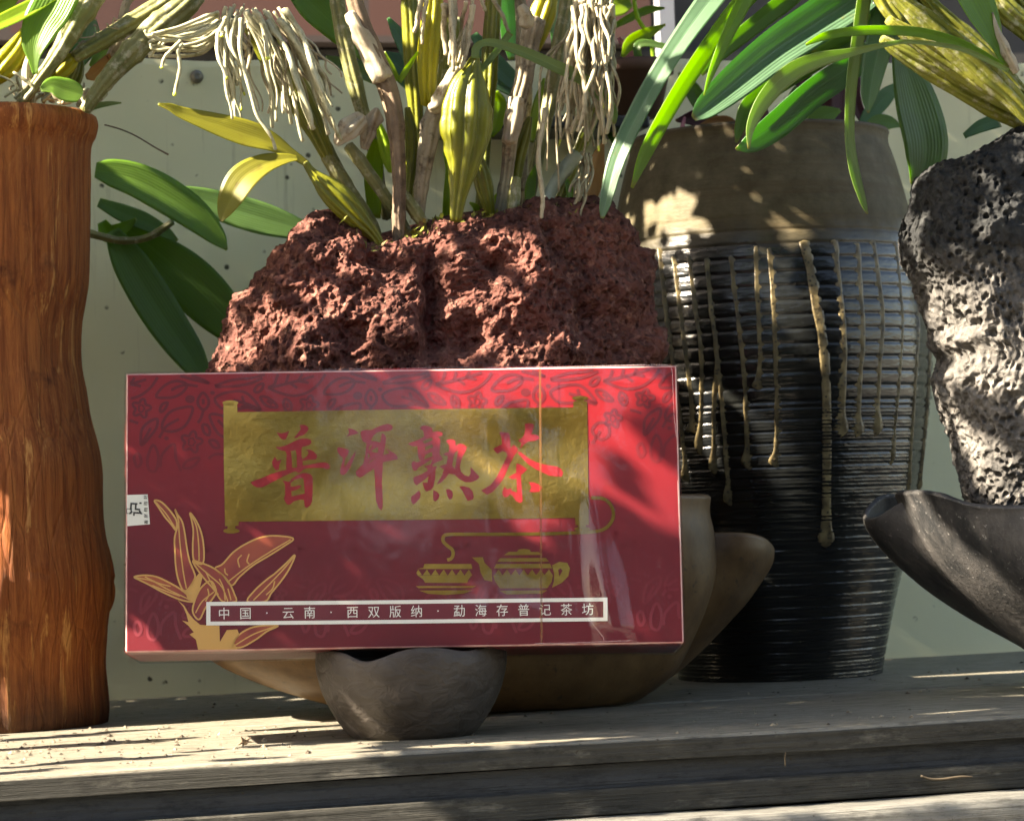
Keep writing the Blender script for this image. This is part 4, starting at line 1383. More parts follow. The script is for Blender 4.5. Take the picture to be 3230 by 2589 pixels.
# cellophane wrap with its tear strip
ce = bpy.data.materials.new('cellophane')
ce.use_nodes = True
nt = ce.node_tree
nt.nodes.clear()
o_ = nt.nodes.new('ShaderNodeOutputMaterial')
mx = nt.nodes.new('ShaderNodeMixShader')
tr = nt.nodes.new('ShaderNodeBsdfTransparent')
gl = nt.nodes.new('ShaderNodeBsdfGlossy')
gl.inputs['Roughness'].default_value = 0.07
lw = nt.nodes.new('ShaderNodeLayerWeight')
lw.inputs['Blend'].default_value = 0.5
pw_ = nt.nodes.new('ShaderNodeMath')
pw_.operation = 'POWER'
pw_.inputs[1].default_value = 4.0
nt.links.new(lw.outputs['Facing'], pw_.inputs[0])
fz = nt.nodes.new('ShaderNodeMath')
fz.operation = 'MULTIPLY_ADD'
fz.inputs[1].default_value = 0.45
fz.inputs[2].default_value = 0.030
nt.links.new(pw_.outputs[0], fz.inputs[0])
bmp = nt.nodes.new('ShaderNodeBump')
nz = nt.nodes.new('ShaderNodeTexNoise')
tcd = nt.nodes.new('ShaderNodeTexCoord')
nz.inputs['Scale'].default_value = 60.0
nz.inputs['Detail'].default_value = 3.0
bmp.inputs['Strength'].default_value = 0.07
bmp.inputs['Distance'].default_value = 0.002
nt.links.new(tcd.outputs['Object'], nz.inputs['Vector'])
nt.links.new(nz.outputs['Fac'], bmp.inputs['Height'])
nt.links.new(bmp.outputs['Normal'], gl.inputs['Normal'])
nt.links.new(fz.outputs[0], mx.inputs[0])
nt.links.new(tr.outputs[0], mx.inputs[1])
nt.links.new(gl.outputs[0], mx.inputs[2])
nt.links.new(mx.outputs[0], o_.inputs['Surface'])
nu_, nv_ = 150, 80
g_ = 0.0011
V, F = [], []
W2 = BOX_W / 2 + 0.0006
for j in range(nv_):
    z = -0.0006 + (BOX_H + 0.0012) * j / (nv_ - 1)
    for i in range(nu_):
        x = -W2 + 2 * W2 * i / (nu_ - 1)
        edge_ = min(1.0, (W2 - abs(x)) / 0.006, (z + 0.0006) / 0.006, (BOX_H + 0.0006 - z) / 0.006)
        k = max(0.0, min(1.0, (x - 0.030) / 0.02))
        xb = 0.0665 + 0.010 * (1 - z / BOX_H) ** 2
        band = math.exp(-((x - xb) / 0.0060) ** 2) * (1 / (1 + math.exp((z - 0.066) / 0.004)))
        bul = 0.0050 * band * (1.15 - z / 0.075) + 0.0006 * k + 0.0004 * math.sin(x * 210 + z * 90) * math.sin(z * 130 - x * 60) * k
        bul += 0.0007 * math.exp(-((x - 0.045) / 0.02) ** 2 - ((z - 0.012) / 0.008) ** 2) + 0.0008 * math.exp(-((x - 0.088) / 0.008) ** 2 - ((z - 0.035) / 0.03) ** 2)
        V.append((x, -g_ * 0.6 - max(0.0, edge_) * bul, z))
F = [t[::-1] for t in grid_faces(nu_, nv_)]
F = grid_faces(nu_, nv_)
cello = mesh_obj('cellophane', V, F, ce, tea)
v, f = rounded_box(BOX_W + 0.0014, BOX_D + 0.0010, BOX_H + 0.0014, 0.0010)
v = [(x, y + 0.0002, z - 0.0007) for x, y, z in v]
keep = [t for t in f if not all(v[q][1] < 0.0022 for q in t) or len(t) > 4]
mesh_obj('cellophane_sides', v, keep, ce, tea, smooth=False)
ff_ = Mat('film fold', 0.15, 0.5)
ff_.color((0.80, 0.62, 0.60))
ff_.b.inputs['Alpha'].default_value = 0.30
fo_ = Print()
C6 = dict(ox=1500, oy=1130, k=3.031)
fo_.stroke(smooth2(UV([(300, 112), (900, 98), (1500, 82), (1790, 78), (1850, 92), (1872, 140), (1880, 300), (1892, 560), (1912, 770)], **C6), 90), 2.6 * PXU)
fo_.stroke(smooth2(UV([(1925, 1180), (1932, 1400), (1940, 1720)], **C6), 20), 2.0 * PXU)
fo_.stroke(smooth2(UV([(1250, 1527), (1600, 1520), (2000, 1505), (2120, 1500)], ox=1250, oy=1500, k=2.875), 30), 2.4 * PXU)
fo_.stroke(smooth2(UV([(1880, 1497), (1850, 1440), (1800, 1380), (1745, 1300)], ox=1250, oy=1500, k=2.875), 20), 2.0 * PXU)
fo = tag(fo_.build('film_fold', 60, ff_.m), kind='stuff')
ts = Mat('gold tear strip', 0.3, 0.5)
ts.color((0.160, 0.070, 0.026))
ts.b.inputs['Alpha'].default_value = 0.55
v = [(a, -0.0030, b) for a, b in UV([(1699, 1163), (1706, 1163), (1711, 2034), (1704, 2034)])]
mesh_obj('tear_strip', v, [(0, 3, 2, 1)], ts.m, tea, smooth=False)


# ------------------------------------------------------------------ orchids
def root(parent, pts, Y, mat='root', w=17, tip=False, wig=5.0, seg=7, name='aerial_root'):
    """velvety hanging root through photograph points"""
    p = np.array([(q[0], q[1], (q[2] if len(q) > 2 else 0.0)) for q in pts], float)
    n = max(14, seg * len(p))
    s = smooth_path(p, n)
    k = np.linspace(0, 1, n)
    ph = rnd.random() * 20
    s[:, 0] += wig * np.sin(k * (7 + rnd.random() * 7) + ph) * k ** 0.5
    s[:, 1] += wig * 0.4 * np.sin(k * 9 + ph * 2)
    c = np.array([at(a, b, Y + d) for a, b, d in s])
    r = w / 2 * scl(Y) * (1.0 - 0.28 * k) * (1 + 0.10 * np.sin(k * 31 + ph))
    v, f = tube_geo(c, r, 8, bump=0.10)
    o = mesh_obj(name, v, f, M[mat], parent)
    if tip:
        m_ = int(n * 0.94)
        v, f = tube_geo(c[m_:] + (c[-1] - c[-2]) * 0.3, r[m_:] * 1.10, 8)
        mesh_obj('root_tip', v, f, M['root_tip'], o)
    return o


def bundle(parent, n, x0, x1, y0, xe0, xe1, ye0, ye1, Y, mat='root', w=16, sag=0.0, dy=0.02, tipp=0.2, wig=6.0):
    for i in range(n):
        a, b = rnd.uniform(x0, x1), rnd.uniform(xe0, xe1)
        u = (a - x0) / max(1.0, x1 - x0)
        b = xe0 + (xe1 - xe0) * min(1, max(0, 0.65 * u + 0.35 * rnd.random()))
        ye = rnd.uniform(ye0, ye1)
        d0, d1 = rnd.uniform(-dy, dy) * 0.3, rnd.uniform(-dy, dy)
        ya = y0 + rnd.uniform(-25, 25)
        root(parent, [(a, ya, d0), (a + (b - a) * 0.22 + sag, ya + (ye - ya) * 0.3, d0 + (d1 - d0) * 0.4), (a + (b - a) * 0.62 + sag * 0.6, ya + (ye - ya) * 0.66, d1), (b, ye, d1)], Y, mat, w * rnd.uniform(0.5, 1.22), rnd.random() < tipp, wig)


OY = 1.118
base = at(1330, 720, OY)
orc = thing('orchid_plant', base, 'orchid with swollen yellow green canes growing on the red lava stone', 'orchid', 'orchids in the display')
B = 'pseudobulb'
cane(orc, B, [(775, 60, 40), (815, 110, 70), (885, 219, 92), (950, 320, 88), (1000, 420, 60), (1036, 500, 36)], OY + 0.012, M['bulb'], 9, 0.16)
cane(orc, 'cane', [(1030, 492, 40), (1085, 580, 47), (1160, 690, 44), (1205, 785, 34)], OY + 0.012, M['cane_olive'], 7, 0.08, nodes=2)
cane(orc, B, [(962, 512, 20), (985, 545, 30), (1030, 590, 66), (1075, 632, 80), (1130, 690, 64), (1180, 745, 38), (1205, 785, 28)], OY - 0.012, M['bulb'], 8, 0.18)
k3 = cane(orc, 'cane', [(1112, -20, 52), (1151, 104, 60), (1208, 234, 62), (1240, 339, 60), (1253, 443, 50), (1260, 573, 42), (1258, 700, 40), (1256, 800, 36)], OY - 0.006, M['cane_dark'], 7, 0.10, nodes=4)
cane(k3, 'sheath', [(1104, 40, 34), (1135, 100, 58), (1175, 180, 66), (1208, 250, 64)], OY - 0.0075, M['sheath'], 6, 0.10, bump=0.25)
cane(orc, B, [(1370, -20, 56), (1362, 60, 62), (1352, 156, 64), (1348, 250, 56), (1352, 330, 46)], OY, M['bulb_bright'], 8, 0.20)
k4 = cane(orc, 'cane', [(1420, 60, 70), (1425, 180, 76), (1405, 280, 60), (1380, 345, 50)], OY + 0.010, M['bulb_old'], 8, 0.15)
cane(k4, 'sheath', [(1442, 215, 30), (1410, 270, 44), (1380, 330, 52), (1355, 345, 30)], OY - 0.010, M['sheath'], 5, 0.14, bump=0.3)
cane(orc, 'cane', [(1378, 340, 58), (1360, 400, 66), (1343, 500, 54), (1328, 590, 44), (1322, 680, 36)], OY, M['cane_grey'], 8, 0.10, nodes=2)
cane(orc, B, [(1500, 178, 26), (1492, 215, 52), (1482, 265, 108), (1474, 330, 148), (1472, 390, 158), (1468, 450, 140), (1460, 520, 98), (1450, 590, 62), (1443, 640, 46), (1438, 695, 36)], OY - 0.022, M['bulb'], 8, 0.17)
leaf(orc, [(1497, 185, 26), (1500, 155, 28), (1521, 138, 24), (1562, 138, 28), (1651, 167, 36), (1755, 213, 41), (1833, 250, 43), (1896, 302, 42), (1930, 355, 34), (1938, 392, 8)], OY - 0.024, M['leaf_pale'], 0.25)
leaf(orc, [(1510, 230, 18), (1560, 170, 22), (1608, 105, 24)], OY - 0.010, M['leaf_pale'], 0.2)
cane(orc, B, [(1735, -20, 60), (1715, 40, 78), (1690, 110, 72), (1676, 150, 60)], OY + 0.004, M['bulb_bright'], 7, 0.2)
k5 = cane(orc, 'cane', [(1690, 60, 66), (1665, 160, 64), (1652, 250, 58), (1632, 323, 60), (1612, 420, 50), (1602, 520, 42), (1590, 610, 40), (1572, 690, 34)], OY, M['cane_grey'], 8, 0.12, nodes=3)
cane(k5, 'sheath', [(1640, 20, 20), (1658, 50, 46), (1660, 85, 36)], OY - 0.014, M['sheath'], 5, 0.2, bump=0.4)
cane(k5, 'sheath', [(1632, 310, 46), (1618, 390, 54), (1604, 450, 44)], OY - 0.008, M['sheath'], 6, 0.14, bump=0.2)
cane(orc, B, [(1672, 370, 16), (1652, 430, 44), (1632, 500, 52), (1622, 580, 40), (1612, 680, 26)], OY + 0.004, M['bulb'], 7, 0.14)
cane(orc, B, [(1488, 470, 30), (1512, 530, 56), (1530, 600, 54), (1548, 680, 28)], OY - 0.004, M['bulb'], 8, 0.15)
cane(orc, 'cane', [(1820, 485, 50), (1775, 545, 46), (1735, 610, 42), (1700, 690, 34)], OY - 0.006, M['cane_blue'], 0, nodes=2)
cane(orc, B, [(1628, 560, 26), (1622, 620, 40), (1616, 700, 34)], OY - 0.010, M['cane_olive'], 6, 0.1)
cane(orc, B, [(1190, 372, 8), (1205, 430, 34), (1228, 500, 44), (1240, 540, 30)], OY + 0.010, M['leaf_lime'], 6, 0.2)
leaf(orc, [(1188, 440, 20), (1180, 500, 56), (1176, 570, 60), (1180, 690, 40)], OY + 0.014, M['leaf_lime'], 0.1)
cane(orc, B, [(1285, 340, 18), (1297, 420, 36), (1298, 500, 34), (1292, 570, 26), (1285, 640, 22)], OY + 0.006, M['bulb'], 6, 0.16)
cane(orc, 'cane', [(1098, 458, 34), (1130, 500, 40), (1180, 570, 40), (1245, 665, 36), (1290, 740, 30)], OY + 0.004, M['cane_olive'], 6, 0.1, nodes=2)
cane(orc, 'cane', [(1268, 610, 34), (1305, 660, 44), (1335, 705, 36)], OY - 0.004, M['cane_olive'], 6, 0.12)
cane(orc, 'sheath', [(1060, 455, 20), (1085, 425, 60), (1115, 395, 76), (1142, 372, 50)], OY - 0.004, M['sheath'], 6, 0.2, bump=0.35)
cane(orc, 'sheath', [(1150, 470, 22), (1160, 420, 46), (1175, 380, 60), (1190, 345, 20)], OY + 0.002, M['sheath'], 6, 0.2, bump=0.35)
leaf(orc, [(497, 331, 6), (535, 343, 26), (573, 362, 44), (677, 396, 74), (781, 432, 88), (859, 458, 68), (915, 487, 36), (965, 520, 22)], OY - 0.012, M['leaf_yellow'], 0.22, 0.5, wave=0.10)
leaf(orc, [(940, 503, 14), (900, 505, 34), (833, 524, 66), (771, 566, 88), (733, 625, 76), (710, 672, 42), (700, 700, 5)], OY - 0.016, M['leaf_yellow'], 0.25, -0.5)
leaf(orc, [(930, -40, 90), (985, 20, 118), (1045, 75, 112), (1100, 125, 92), (1165, 180, 60)], OY + 0.040, M['leaf_mid'], 0.12, 0.3)
leaf(orc, [(1222, 58, 10), (1250, 105, 46), (1285, 160, 74), (1320, 220, 84), (1360, 300, 60)], OY + 0.045, M['leaf_blue'], 0.15, 0.4)
leaf(orc, [(1210, 175, 30), (1260, 215, 100), (1320, 260, 120), (1390, 300, 90)], OY + 0.050, M['leaf_blue'], 0.10, 0.5)
leaf(orc, [(1025, 183, 10), (1065, 205, 44), (1110, 222, 60), (1175, 250, 60), (1240, 280, 30)], OY + 0.046, M['leaf_pale'], 0.3, 0.6)
leaf(orc, [(1255, 255, 14), (1235, 215, 20), (1210, 165, 10)], OY + 0.0, M['leaf_lime'], 0.3)
leaf(orc, [(1258, 260, 16), (1278, 225, 20), (1318, 165, 8)], OY + 0.0, M['leaf_lime'], 0.3)
leaf(orc, [(1490, 110, 30), (1540, 185, 66), (1590, 240, 72), (1650, 290, 50)], OY + 0.045, M['leaf_blue'], 0.2, 0.4)
leaf(orc, [(1500, 200, 20), (1560, 255, 50), (1640, 300, 46)], OY + 0.050, M['leaf_blue'], 0.2, 0.2)
leaf(orc, [(1590, -30, 60), (1600, 60, 80), (1600, 130, 60), (1610, 190, 20)], OY + 0.055, M['leaf_blue'], 0.2, 0.5)
leaf(orc, [(1780, -20, 110), (1770, 40, 120), (1760, 100, 80), (1745, 150, 20)], OY + 0.055, M['leaf_blue'], 0.15, 0.4)
leaf(orc, [(1560, 290, 20), (1575, 330, 44), (1560, 390, 50), (1545, 430, 20)], OY + 0.050, M['leaf_lime'], 0.2, 0.2)
leaf(orc, [(1720, 250, 20), (1700, 320, 44), (1680, 400, 36), (1675, 450, 10)], OY + 0.03, M['leaf_lime'], 0.2, 0.3)
leaf(orc, [(1560, 415, 6), (1525, 450, 18), (1500, 490, 16)], OY + 0.02, M['leaf_mid'], 0.2)
leaf(orc, [(1900, 450, 8), (1880, 500, 50), (1865, 570, 66), (1850, 650, 40)], OY + 0.03, M['leaf_brown'], 0.3, 0.4)
# crowns of roots
bundle(orc, 13, 700, 775, 45, 700, 800, 230, 400, OY - 0.006, 'root', 17, -22, 0.014, 0.25)
bundle(orc, 9, 690, 790, 40, 700, 830, 150, 360, OY - 0.001, 'root_tan', 11, -14, 0.016, 0.1, 12)
bundle(orc, 14, 770, 900, 50, 830, 1080, 220, 420, OY - 0.010, 'root_tan', 12, 26, 0.014, 0.05, 12)
bundle(orc, 20, 770, 900, 50, 840, 1090, 300, 450, OY - 0.018, 'root', 18, 30, 0.012, 0.10)
root(orc, [(760, 60), (762, 180), (800, 330), (840, 410), (872, 470)], OY - 0.024, 'root', 15)
root(orc, [(715, 55), (700, 90), (705, 118)], OY - 0.02, 'root', 18, True)
root(orc, [(800, 35), (822, 60), (838, 120), (843, 186)], OY - 0.022, 'root', 19, True, 2)
for i in range(10):
    yb = 40 + i * 9
    root(orc, [(690, yb), (620, yb + 25 + i * 3), (540 - rnd.uniform(0, 60), yb + rnd.uniform(20, 70)), (500 - rnd.uniform(0, 50), yb + rnd.uniform(30, 100))], OY - 0.004 + rnd.uniform(-0.006, 0.01), 'root', 14)
root(orc, [(575, 140), (560, 165), (568, 220), (550, 300)], OY - 0.012, 'root', 16, True, 2)
root(orc, [(570, 130), (540, 160), (520, 180), (512, 214)], OY - 0.012, 'root', 14, True, 2)
bundle(orc, 12, 1385, 1500, 0, 1395, 1470, 140, 225, OY - 0.022, 'root_tan', 19, 0, 0.008, 0.0, 4)
root(orc, [(1330, -10), (1318, 50), (1308, 104)], OY - 0.012, 'root_tan', 17, wig=2)
root(orc, [(1345, 0), (1334, 70), (1330, 140)], OY - 0.012, 'root_tan', 16, wig=2)
root(orc, [(1545, -20), (1580, 40), (1606, 102)], OY - 0.006, 'root_tan', 17, wig=2)
root(orc, [(1510, -20), (1522, 10), (1530, 36)], OY - 0.01, 'root_tan', 15, wig=2)
bundle(orc, 66, 1815, 1935, 0, 1735, 1965, 300, 490, OY - 0.012, 'root_tan', 15, -2, 0.022, 0.04, 12)
bundle(orc, 16, 1800, 1935, 15, 1800, 1960, 180, 330, OY - 0.020, 'root_tan', 15, 0, 0.012, 0.06, 9)
for x0_, x1_ in ((1840, 1700), (1835, 1725), (1838, 1760)):
    root(orc, [(x0_, 25), (1790, 110), (x1_ + 20, 190), (x1_, 330), (x1_ - 2, 520 + rnd.uniform(0, 150))], OY - 0.010, 'root_tan', 11)
root(orc, [(1720, 340), (1702, 470), (1706, 600), (1712, 690)], OY - 0.024, 'root_tan', 19)
bundle(orc, 13, 1830, 1870, 500, 1790, 1860, 600, 690, OY - 0.002, 'root_tan', 13, 8, 0.014, 0.0)
for pts, mt, dy_ in (([(1060, -20, 40), (1085, 120, 50), (1130, 300, 46), (1180, 480, 36), (1220, 690, 28)], 'cane_olive', 0.030), ([(1290, -20, 46), (1300, 150, 56), (1310, 320, 48), (1318, 500, 36), (1310, 690, 28)], 'bulb', 0.026), ([(1560, -20, 44), (1550, 120, 54), (1540, 300, 46), (1530, 480, 34), (1510, 690, 28)], 'bulb', 0.026), ([(1800, -20, 50), (1770, 140, 56), (1740, 300, 48), (1700, 480, 38), (1660, 690, 30)], 'cane_olive', 0.022),
                     ([(1900, 300, 30), (1850, 420, 40), (1790, 560, 36), (1740, 700, 28)], 'bulb', 0.020), ([(1640, -20, 30), (1650, 150, 40), (1660, 330, 36), (1650, 500, 28), (1640, 690, 24)], 'cane_grey', 0.030), ([(980, 330, 16), (1010, 420, 34), (1060, 520, 36), (1130, 640, 30), (1190, 740, 24)], 'cane_olive', 0.024)):
    cane(orc, 'cane', pts, OY + dy_, M[mt], 7, 0.14, nodes=4)
for pts, mt in (([(1400, 480, 10), (1420, 540, 40), (1415, 620, 44), (1400, 700, 20)], 'leaf_lime'), ([(1580, 600, 8), (1560, 640, 30), (1555, 700, 20)], 'leaf_lime'), ([(1690, 520, 8), (1670, 590, 36), (1668, 690, 24)], 'leaf_mid'), ([(1780, 560, 8), (1800, 620, 36), (1790, 690, 26)], 'leaf_mid'), ([(1480, 640, 6), (1500, 660, 24), (1490, 700, 14)], 'leaf_lime')):
    leaf(orc, pts, OY + 0.018, M[mt], 0.2, 0.2)
# leaf litter and moss round the feet of the canes
mo = Mat('moss and litter', 0.9)
mo.color(mo.mix(mo.gray(mo.noise(mo.coord(), 160.0), 0.4, 0.6), (0.10, 0.065, 0.03), (0.23, 0.26, 0.03)))
V, F = [], []
for i in range(420):
    x = rnd.uniform(1080, 1900)
    ytop = np.interp(x / S, [p[0] / S for p in red_top], [p[1] / S for p in red_top]) * S
    c = at(x, ytop + rnd.uniform(-16, 22), OY + rnd.uniform(-0.02, 0.02))
    d1 = np.array([rnd.gauss(0, 1), rnd.gauss(0, 1), rnd.gauss(0, 1)])
    d2 = np.array([rnd.gauss(0, 1), rnd.gauss(0, 1), rnd.gauss(0, 1)])
    d1 /= np.linalg.norm(d1)
    d2 /= np.linalg.norm(d2)
    s1, s2 = rnd.uniform(0.0008, 0.0030), rnd.uniform(0.0003, 0.0012)
    o = len(V)
    V += [c - d1 * s1, c + d2 * s2, c + d1 * s1, c - d2 * s2]
    F.append((o, o + 1, o + 2, o + 3))
tag(mesh_obj('moss_and_litter', V, F, mo.m, origin=base), 'bits of moss and dry litter around the orchid feet', 'litter', kind='stuff')

# --- orchid in the clay pot
PY_ = 1.195
lo = thing('orchid_plant', (LPC[0], LPC[1], at(60, 330, PY_)[2]), 'orchid with slanting jointed canes growing in the orange clay pot', 'orchid', 'orchids in the display')
cane(lo, 'cane', [(66, 330, 34), (110, 268, 38), (156, 208, 44), (200, 140, 54), (235, 80, 66), (300, -20, 76)], PY_ - 0.012, M['cane_olive'], 7, 0.10, nodes=5)
cane(lo, 'cane', [(234, 182, 40), (275, 155, 48), (330, 125, 52), (406, 78, 56), (495, 25, 60), (560, -20, 60)], PY_ - 0.006, M['cane_olive'], 7, 0.10, nodes=4)
cane(lo, 'cane', [(268, 350, 36), (300, 300, 44), (339, 250, 54), (417, 165, 74), (495, 92, 82), (570, 30, 76), (620, -20, 66)], PY_ - 0.020, M['cane_olive'], 8, 0.10, nodes=5)
cane(lo, B, [(150, 262, 24), (180, 232, 52), (215, 200, 58), (240, 178, 30)], PY_ - 0.004, M['bulb_bright'], 6, 0.2)
cane(lo, B, [(-30, 260, 40), (10, 215, 74), (50, 165, 72), (85, 100, 40)], PY_ - 0.004, M['bulb_bright'], 7, 0.18)
cane(lo, B, [(60, 200, 20), (75, 150, 50), (90, 95, 44), (98, 70, 20)], PY_ + 0.008, M['bulb_bright'], 6, 0.18)
cane(lo, B, [(190, 300, 20), (225, 262, 48), (245, 215, 40), (250, 180, 20)], PY_ + 0.010, M['bulb'], 7, 0.18)
cane(lo, 'cane', [(395, 30, 20), (385, 70, 30), (400, 10, 26), (430, -20, 24)], PY_ + 0.01, M['cane_grey'], 5, 0.1)
cane(lo, 'sheath', [(340, 185, 22), (362, 150, 34), (382, 112, 30), (392, 100, 12)], PY_ + 0.004, M['sheath'], 5, 0.2, bump=0.3)
cane(lo, 'sheath', [(100, 330, 26), (90, 280, 36), (85, 220, 30), (95, 170, 20)], PY_ - 0.010, M['sheath'], 5, 0.2, bump=0.3)
leaf(lo, [(112, 235, 16), (108, 190, 36), (112, 140, 84), (135, 80, 118), (165, 30, 132), (200, -40, 130)], PY_ - 0.024, M['leaf_mid'], 0.2, 0.3)
leaf(lo, [(-30, 90, 44), (40, 58, 50), (110, 22, 48), (180, -20, 40)], PY_ - 0.022, M['leaf_lime'], 0.3, 0.4)
leaf(lo, [(128, 285, 16), (165, 275, 56), (205, 290, 78), (245, 300, 60), (258, 305, 10)], PY_ - 0.030, M['leaf_mid'], 0.25, 0.35)
leaf(lo, [(272, 355, 6), (305, 336, 18), (345, 328, 15), (382, 326, 4)], PY_ - 0.018, M['leaf_pale'], 0.2)
leaf(lo, [(245, 215, 30), (262, 160, 76), (275, 110, 84), (285, 60, 40)], PY_ + 0.020, M['leaf_blue'], 0.15, 0.3)
leaf(lo, [(290, 215, 20), (325, 175, 56), (350, 140, 50), (360, 120, 10)], PY_ + 0.014, M['leaf_mid'], 0.2, 0.4)
leaf(lo, [(-20, 20, 60), (20, 10, 50), (50, -15, 30)], PY_ - 0.01, M['leaf_lime'], 0.2)
leaf(lo, [(320, 210, 40), (345, 185, 30), (300, 232, 46), (270, 245, 16)], PY_ - 0.002, M['leaf_brown'], 0.3)
for i in range(26):
    x = rnd.uniform(0, 300)
    y = 318 + x * 0.10
    root(lo, [(x, y - 10), (x + rnd.uniform(-40, 50), y - rnd.uniform(20, 70)), (x + rnd.uniform(-70, 80), y - rnd.uniform(10, 100))], PY_ + rnd.uniform(-0.022, 0.012), rnd.choice(['root', 'root_tan']), rnd.uniform(6, 15))
for i in range(9):
    x = rnd.uniform(150, 420)
    y = rnd.uniform(20, 150)
    root(lo, [(x, y), (x + rnd.uniform(-20, 40), y + rnd.uniform(-30, 40)), (x + rnd.uniform(-20, 60), y + rnd.uniform(-60, 60))], PY_ + rnd.uniform(-0.02, 0.01), 'root_tan', rnd.uniform(2.5, 6), wig=10, name='dry_fibre')
tw = cane(None, 'twig', [(330, 394, 5), (380, 408, 5), (430, 430, 5), (490, 466, 5), (531, 488, 7)], PY_ + 0.01, M['cane_dark'], n=7)
tag(tw, 'thin bare twig sticking out past the clay pot rim', 'twig')

# --- broad leaves by the panel between clay pot and red stone
VY = 1.300
vo = thing('wall_orchid', at(312, 745, VY), 'broad leaved orchid behind the clay pot against the green panel', 'orchid', 'orchids in the display')
cane(vo, 'stem', [(230, 720, 22), (312, 745, 24), (390, 760, 22), (469, 748, 22), (545, 700, 20)], VY - 0.010, M['cane_olive'], 5, 0.1, nodes=3)
leaf(vo, [(300, 540, 50), (350, 550, 92), (430, 575, 116), (520, 622, 124), (610, 682, 110), (680, 748, 64), (715, 790, 6)], VY - 0.020, M['leaf_mid'], 0.16, 0.35)
leaf(vo, [(560, 605, 40), (640, 635, 84), (740, 668, 108), (850, 700, 104), (960, 730, 60), (1020, 745, 8)], VY + 0.006, M['leaf_dark'], 0.12, 0.3)
leaf(vo, [(310, 640, 30), (380, 672, 56), (450, 700, 60), (520, 735, 40), (560, 760, 8)], VY + 0.006, M['leaf_dark'], 0.15, 0.2)
leaf(vo, [(350, 730, 50), (400, 820, 112), (460, 920, 132), (530, 1030, 128), (600, 1130, 100), (660, 1230, 30)], VY - 0.006, M['leaf_dark'], 0.12, 0.25)
leaf(vo, [(400, 720, 40), (500, 800, 120), (590, 880, 160), (680, 970, 150), (760, 1060, 90), (820, 1130, 20)], VY + 0.012, M['leaf_dark'], 0.12, -0.2)
leaf(vo, [(320, 700, 30), (345, 740, 60), (390, 720, 40), (430, 690, 10)], VY + 0.004, M['leaf_mid'], 0.2)

# --- orchid on the black stone
CY_ = 1.050
co = thing('orchid_plant', at(3240, 400, CY_), 'orchid with crusted ribbed canes and long strap leaves on the black lava stone', 'orchid', 'orchids in the display')
for pts, dy_ in (([(2780, 120, 26), (2830, 158, 50), (2940, 222, 74), (3076, 297, 88), (3180, 350, 84), (3270, 405, 50)], 0.010), ([(2800, 60, 30), (2880, 118, 58), (2990, 190, 76), (3110, 270, 82), (3240, 352, 60)], 0.000), ([(2815, -20, 40), (2890, 45, 72), (2985, 125, 84), (3095, 222, 90), (3190, 310, 74), (3260, 390, 44)], -0.010),
                 ([(2890, -40, 34), (2960, 35, 50), (3060, 125, 60), (3150, 215, 58), (3230, 300, 40)], 0.006), ([(2850, -40, 30), (2925, 30, 46), (3030, 130, 56), (3130, 230, 56), (3220, 330, 40)], 0.012), ([(3110, -40, 60), (3180, 40, 82), (3270, 110, 84), (3340, 180, 66)], 0.016), ([(3160, -40, 40), (3240, 40, 60), (3330, 110, 60)], 0.022)):
    cane(co, B, pts, CY_ + dy_, M['bulb_old'], 8, 0.20, bump=0.12)
cane(co, 'sheath', [(3130, 40, 6), (3150, 110, 22), (3175, 170, 40), (3205, 228, 26)], CY_ - 0.020, M['sheath'], 5, 0.2, bump=0.3)
leaf(co, [(3040, -30, 160), (3078, 40, 146), (3112, 100, 104), (3142, 160, 46), (3172, 218, 24)], CY_ - 0.020, M['leaf_mid'], 0.3, 0.4)
leaf(co, [(3160, 208, 20), (3090, 168, 28), (3008, 130, 32), (2906, 102, 31), (2800, 94, 30), (2700, 96, 30), (2600, 112, 26), (2540, 140, 8)], CY_ - 0.024, M['leaf_mid'], 0.25, 0.5)
leaf(co, [(3180, 222, 16), (3090, 178, 16), (3008, 148, 15), (2872, 131, 13), (2790, 140, 16), (2671, 166, 30), (2560, 192, 54), (2470, 240, 66), (2400, 318, 58), (2362, 400, 36), (2358, 470, 7)], CY_ - 0.028, M['leaf_pale'], 0.3, 0.45)
leaf(co, [(2835, 120, 60), (2855, 220, 120), (2885, 330, 176), (2912, 440, 184), (2910, 520, 150), (2890, 590, 60)], CY_ + 0.060, M['leaf_dark'], 0.10, 0.25)
leaf(co, [(3040, 430, 20), (3090, 400, 44), (3150, 380, 50)], CY_ + 0.05, M['leaf_blue'], 0.15)

# --- strap leaves hanging in from above
TY = 1.072
so = co
leaf(so, [(2790, -190, 16), (2740, -150, 44), (2718, -10, 56), (2698, 123, 52), (2679, 259, 46), (2673, 380, 40), (2675, 460, 40), (2690, 550, 42), (2718, 640, 26), (2734, 676, 4)], TY - 0.010, M['leaf_pale'], 0.35, 0.35)
leaf(so, [(2800, -200, 16), (2815, -130, 70), (2812, -10, 94), (2782, 120, 86), (2756, 230, 70), (2743, 310, 46), (2739, 358, 6)], TY, M['leaf_blue'], 0.35, -0.5)
leaf(so, [(2780, -220, 16), (2600, -280, 50), (2400, -180, 72), (2262, -20, 76), (2134, 154, 62), (2030, 330, 58), (1950, 500, 52), (1912, 640, 34), (1900, 690, 10)], TY - 0.006, M['leaf_blue'], 0.25, -0.55)
leaf(so, [(2790, -215, 16), (2660, -260, 50), (2500, -150, 62), (2330, 10, 66), (2205, 180, 64), (2110, 330, 60), (2030, 480, 52), (1990, 592, 10)], TY + 0.014, M['leaf_mid'], 0.2, 0.6)
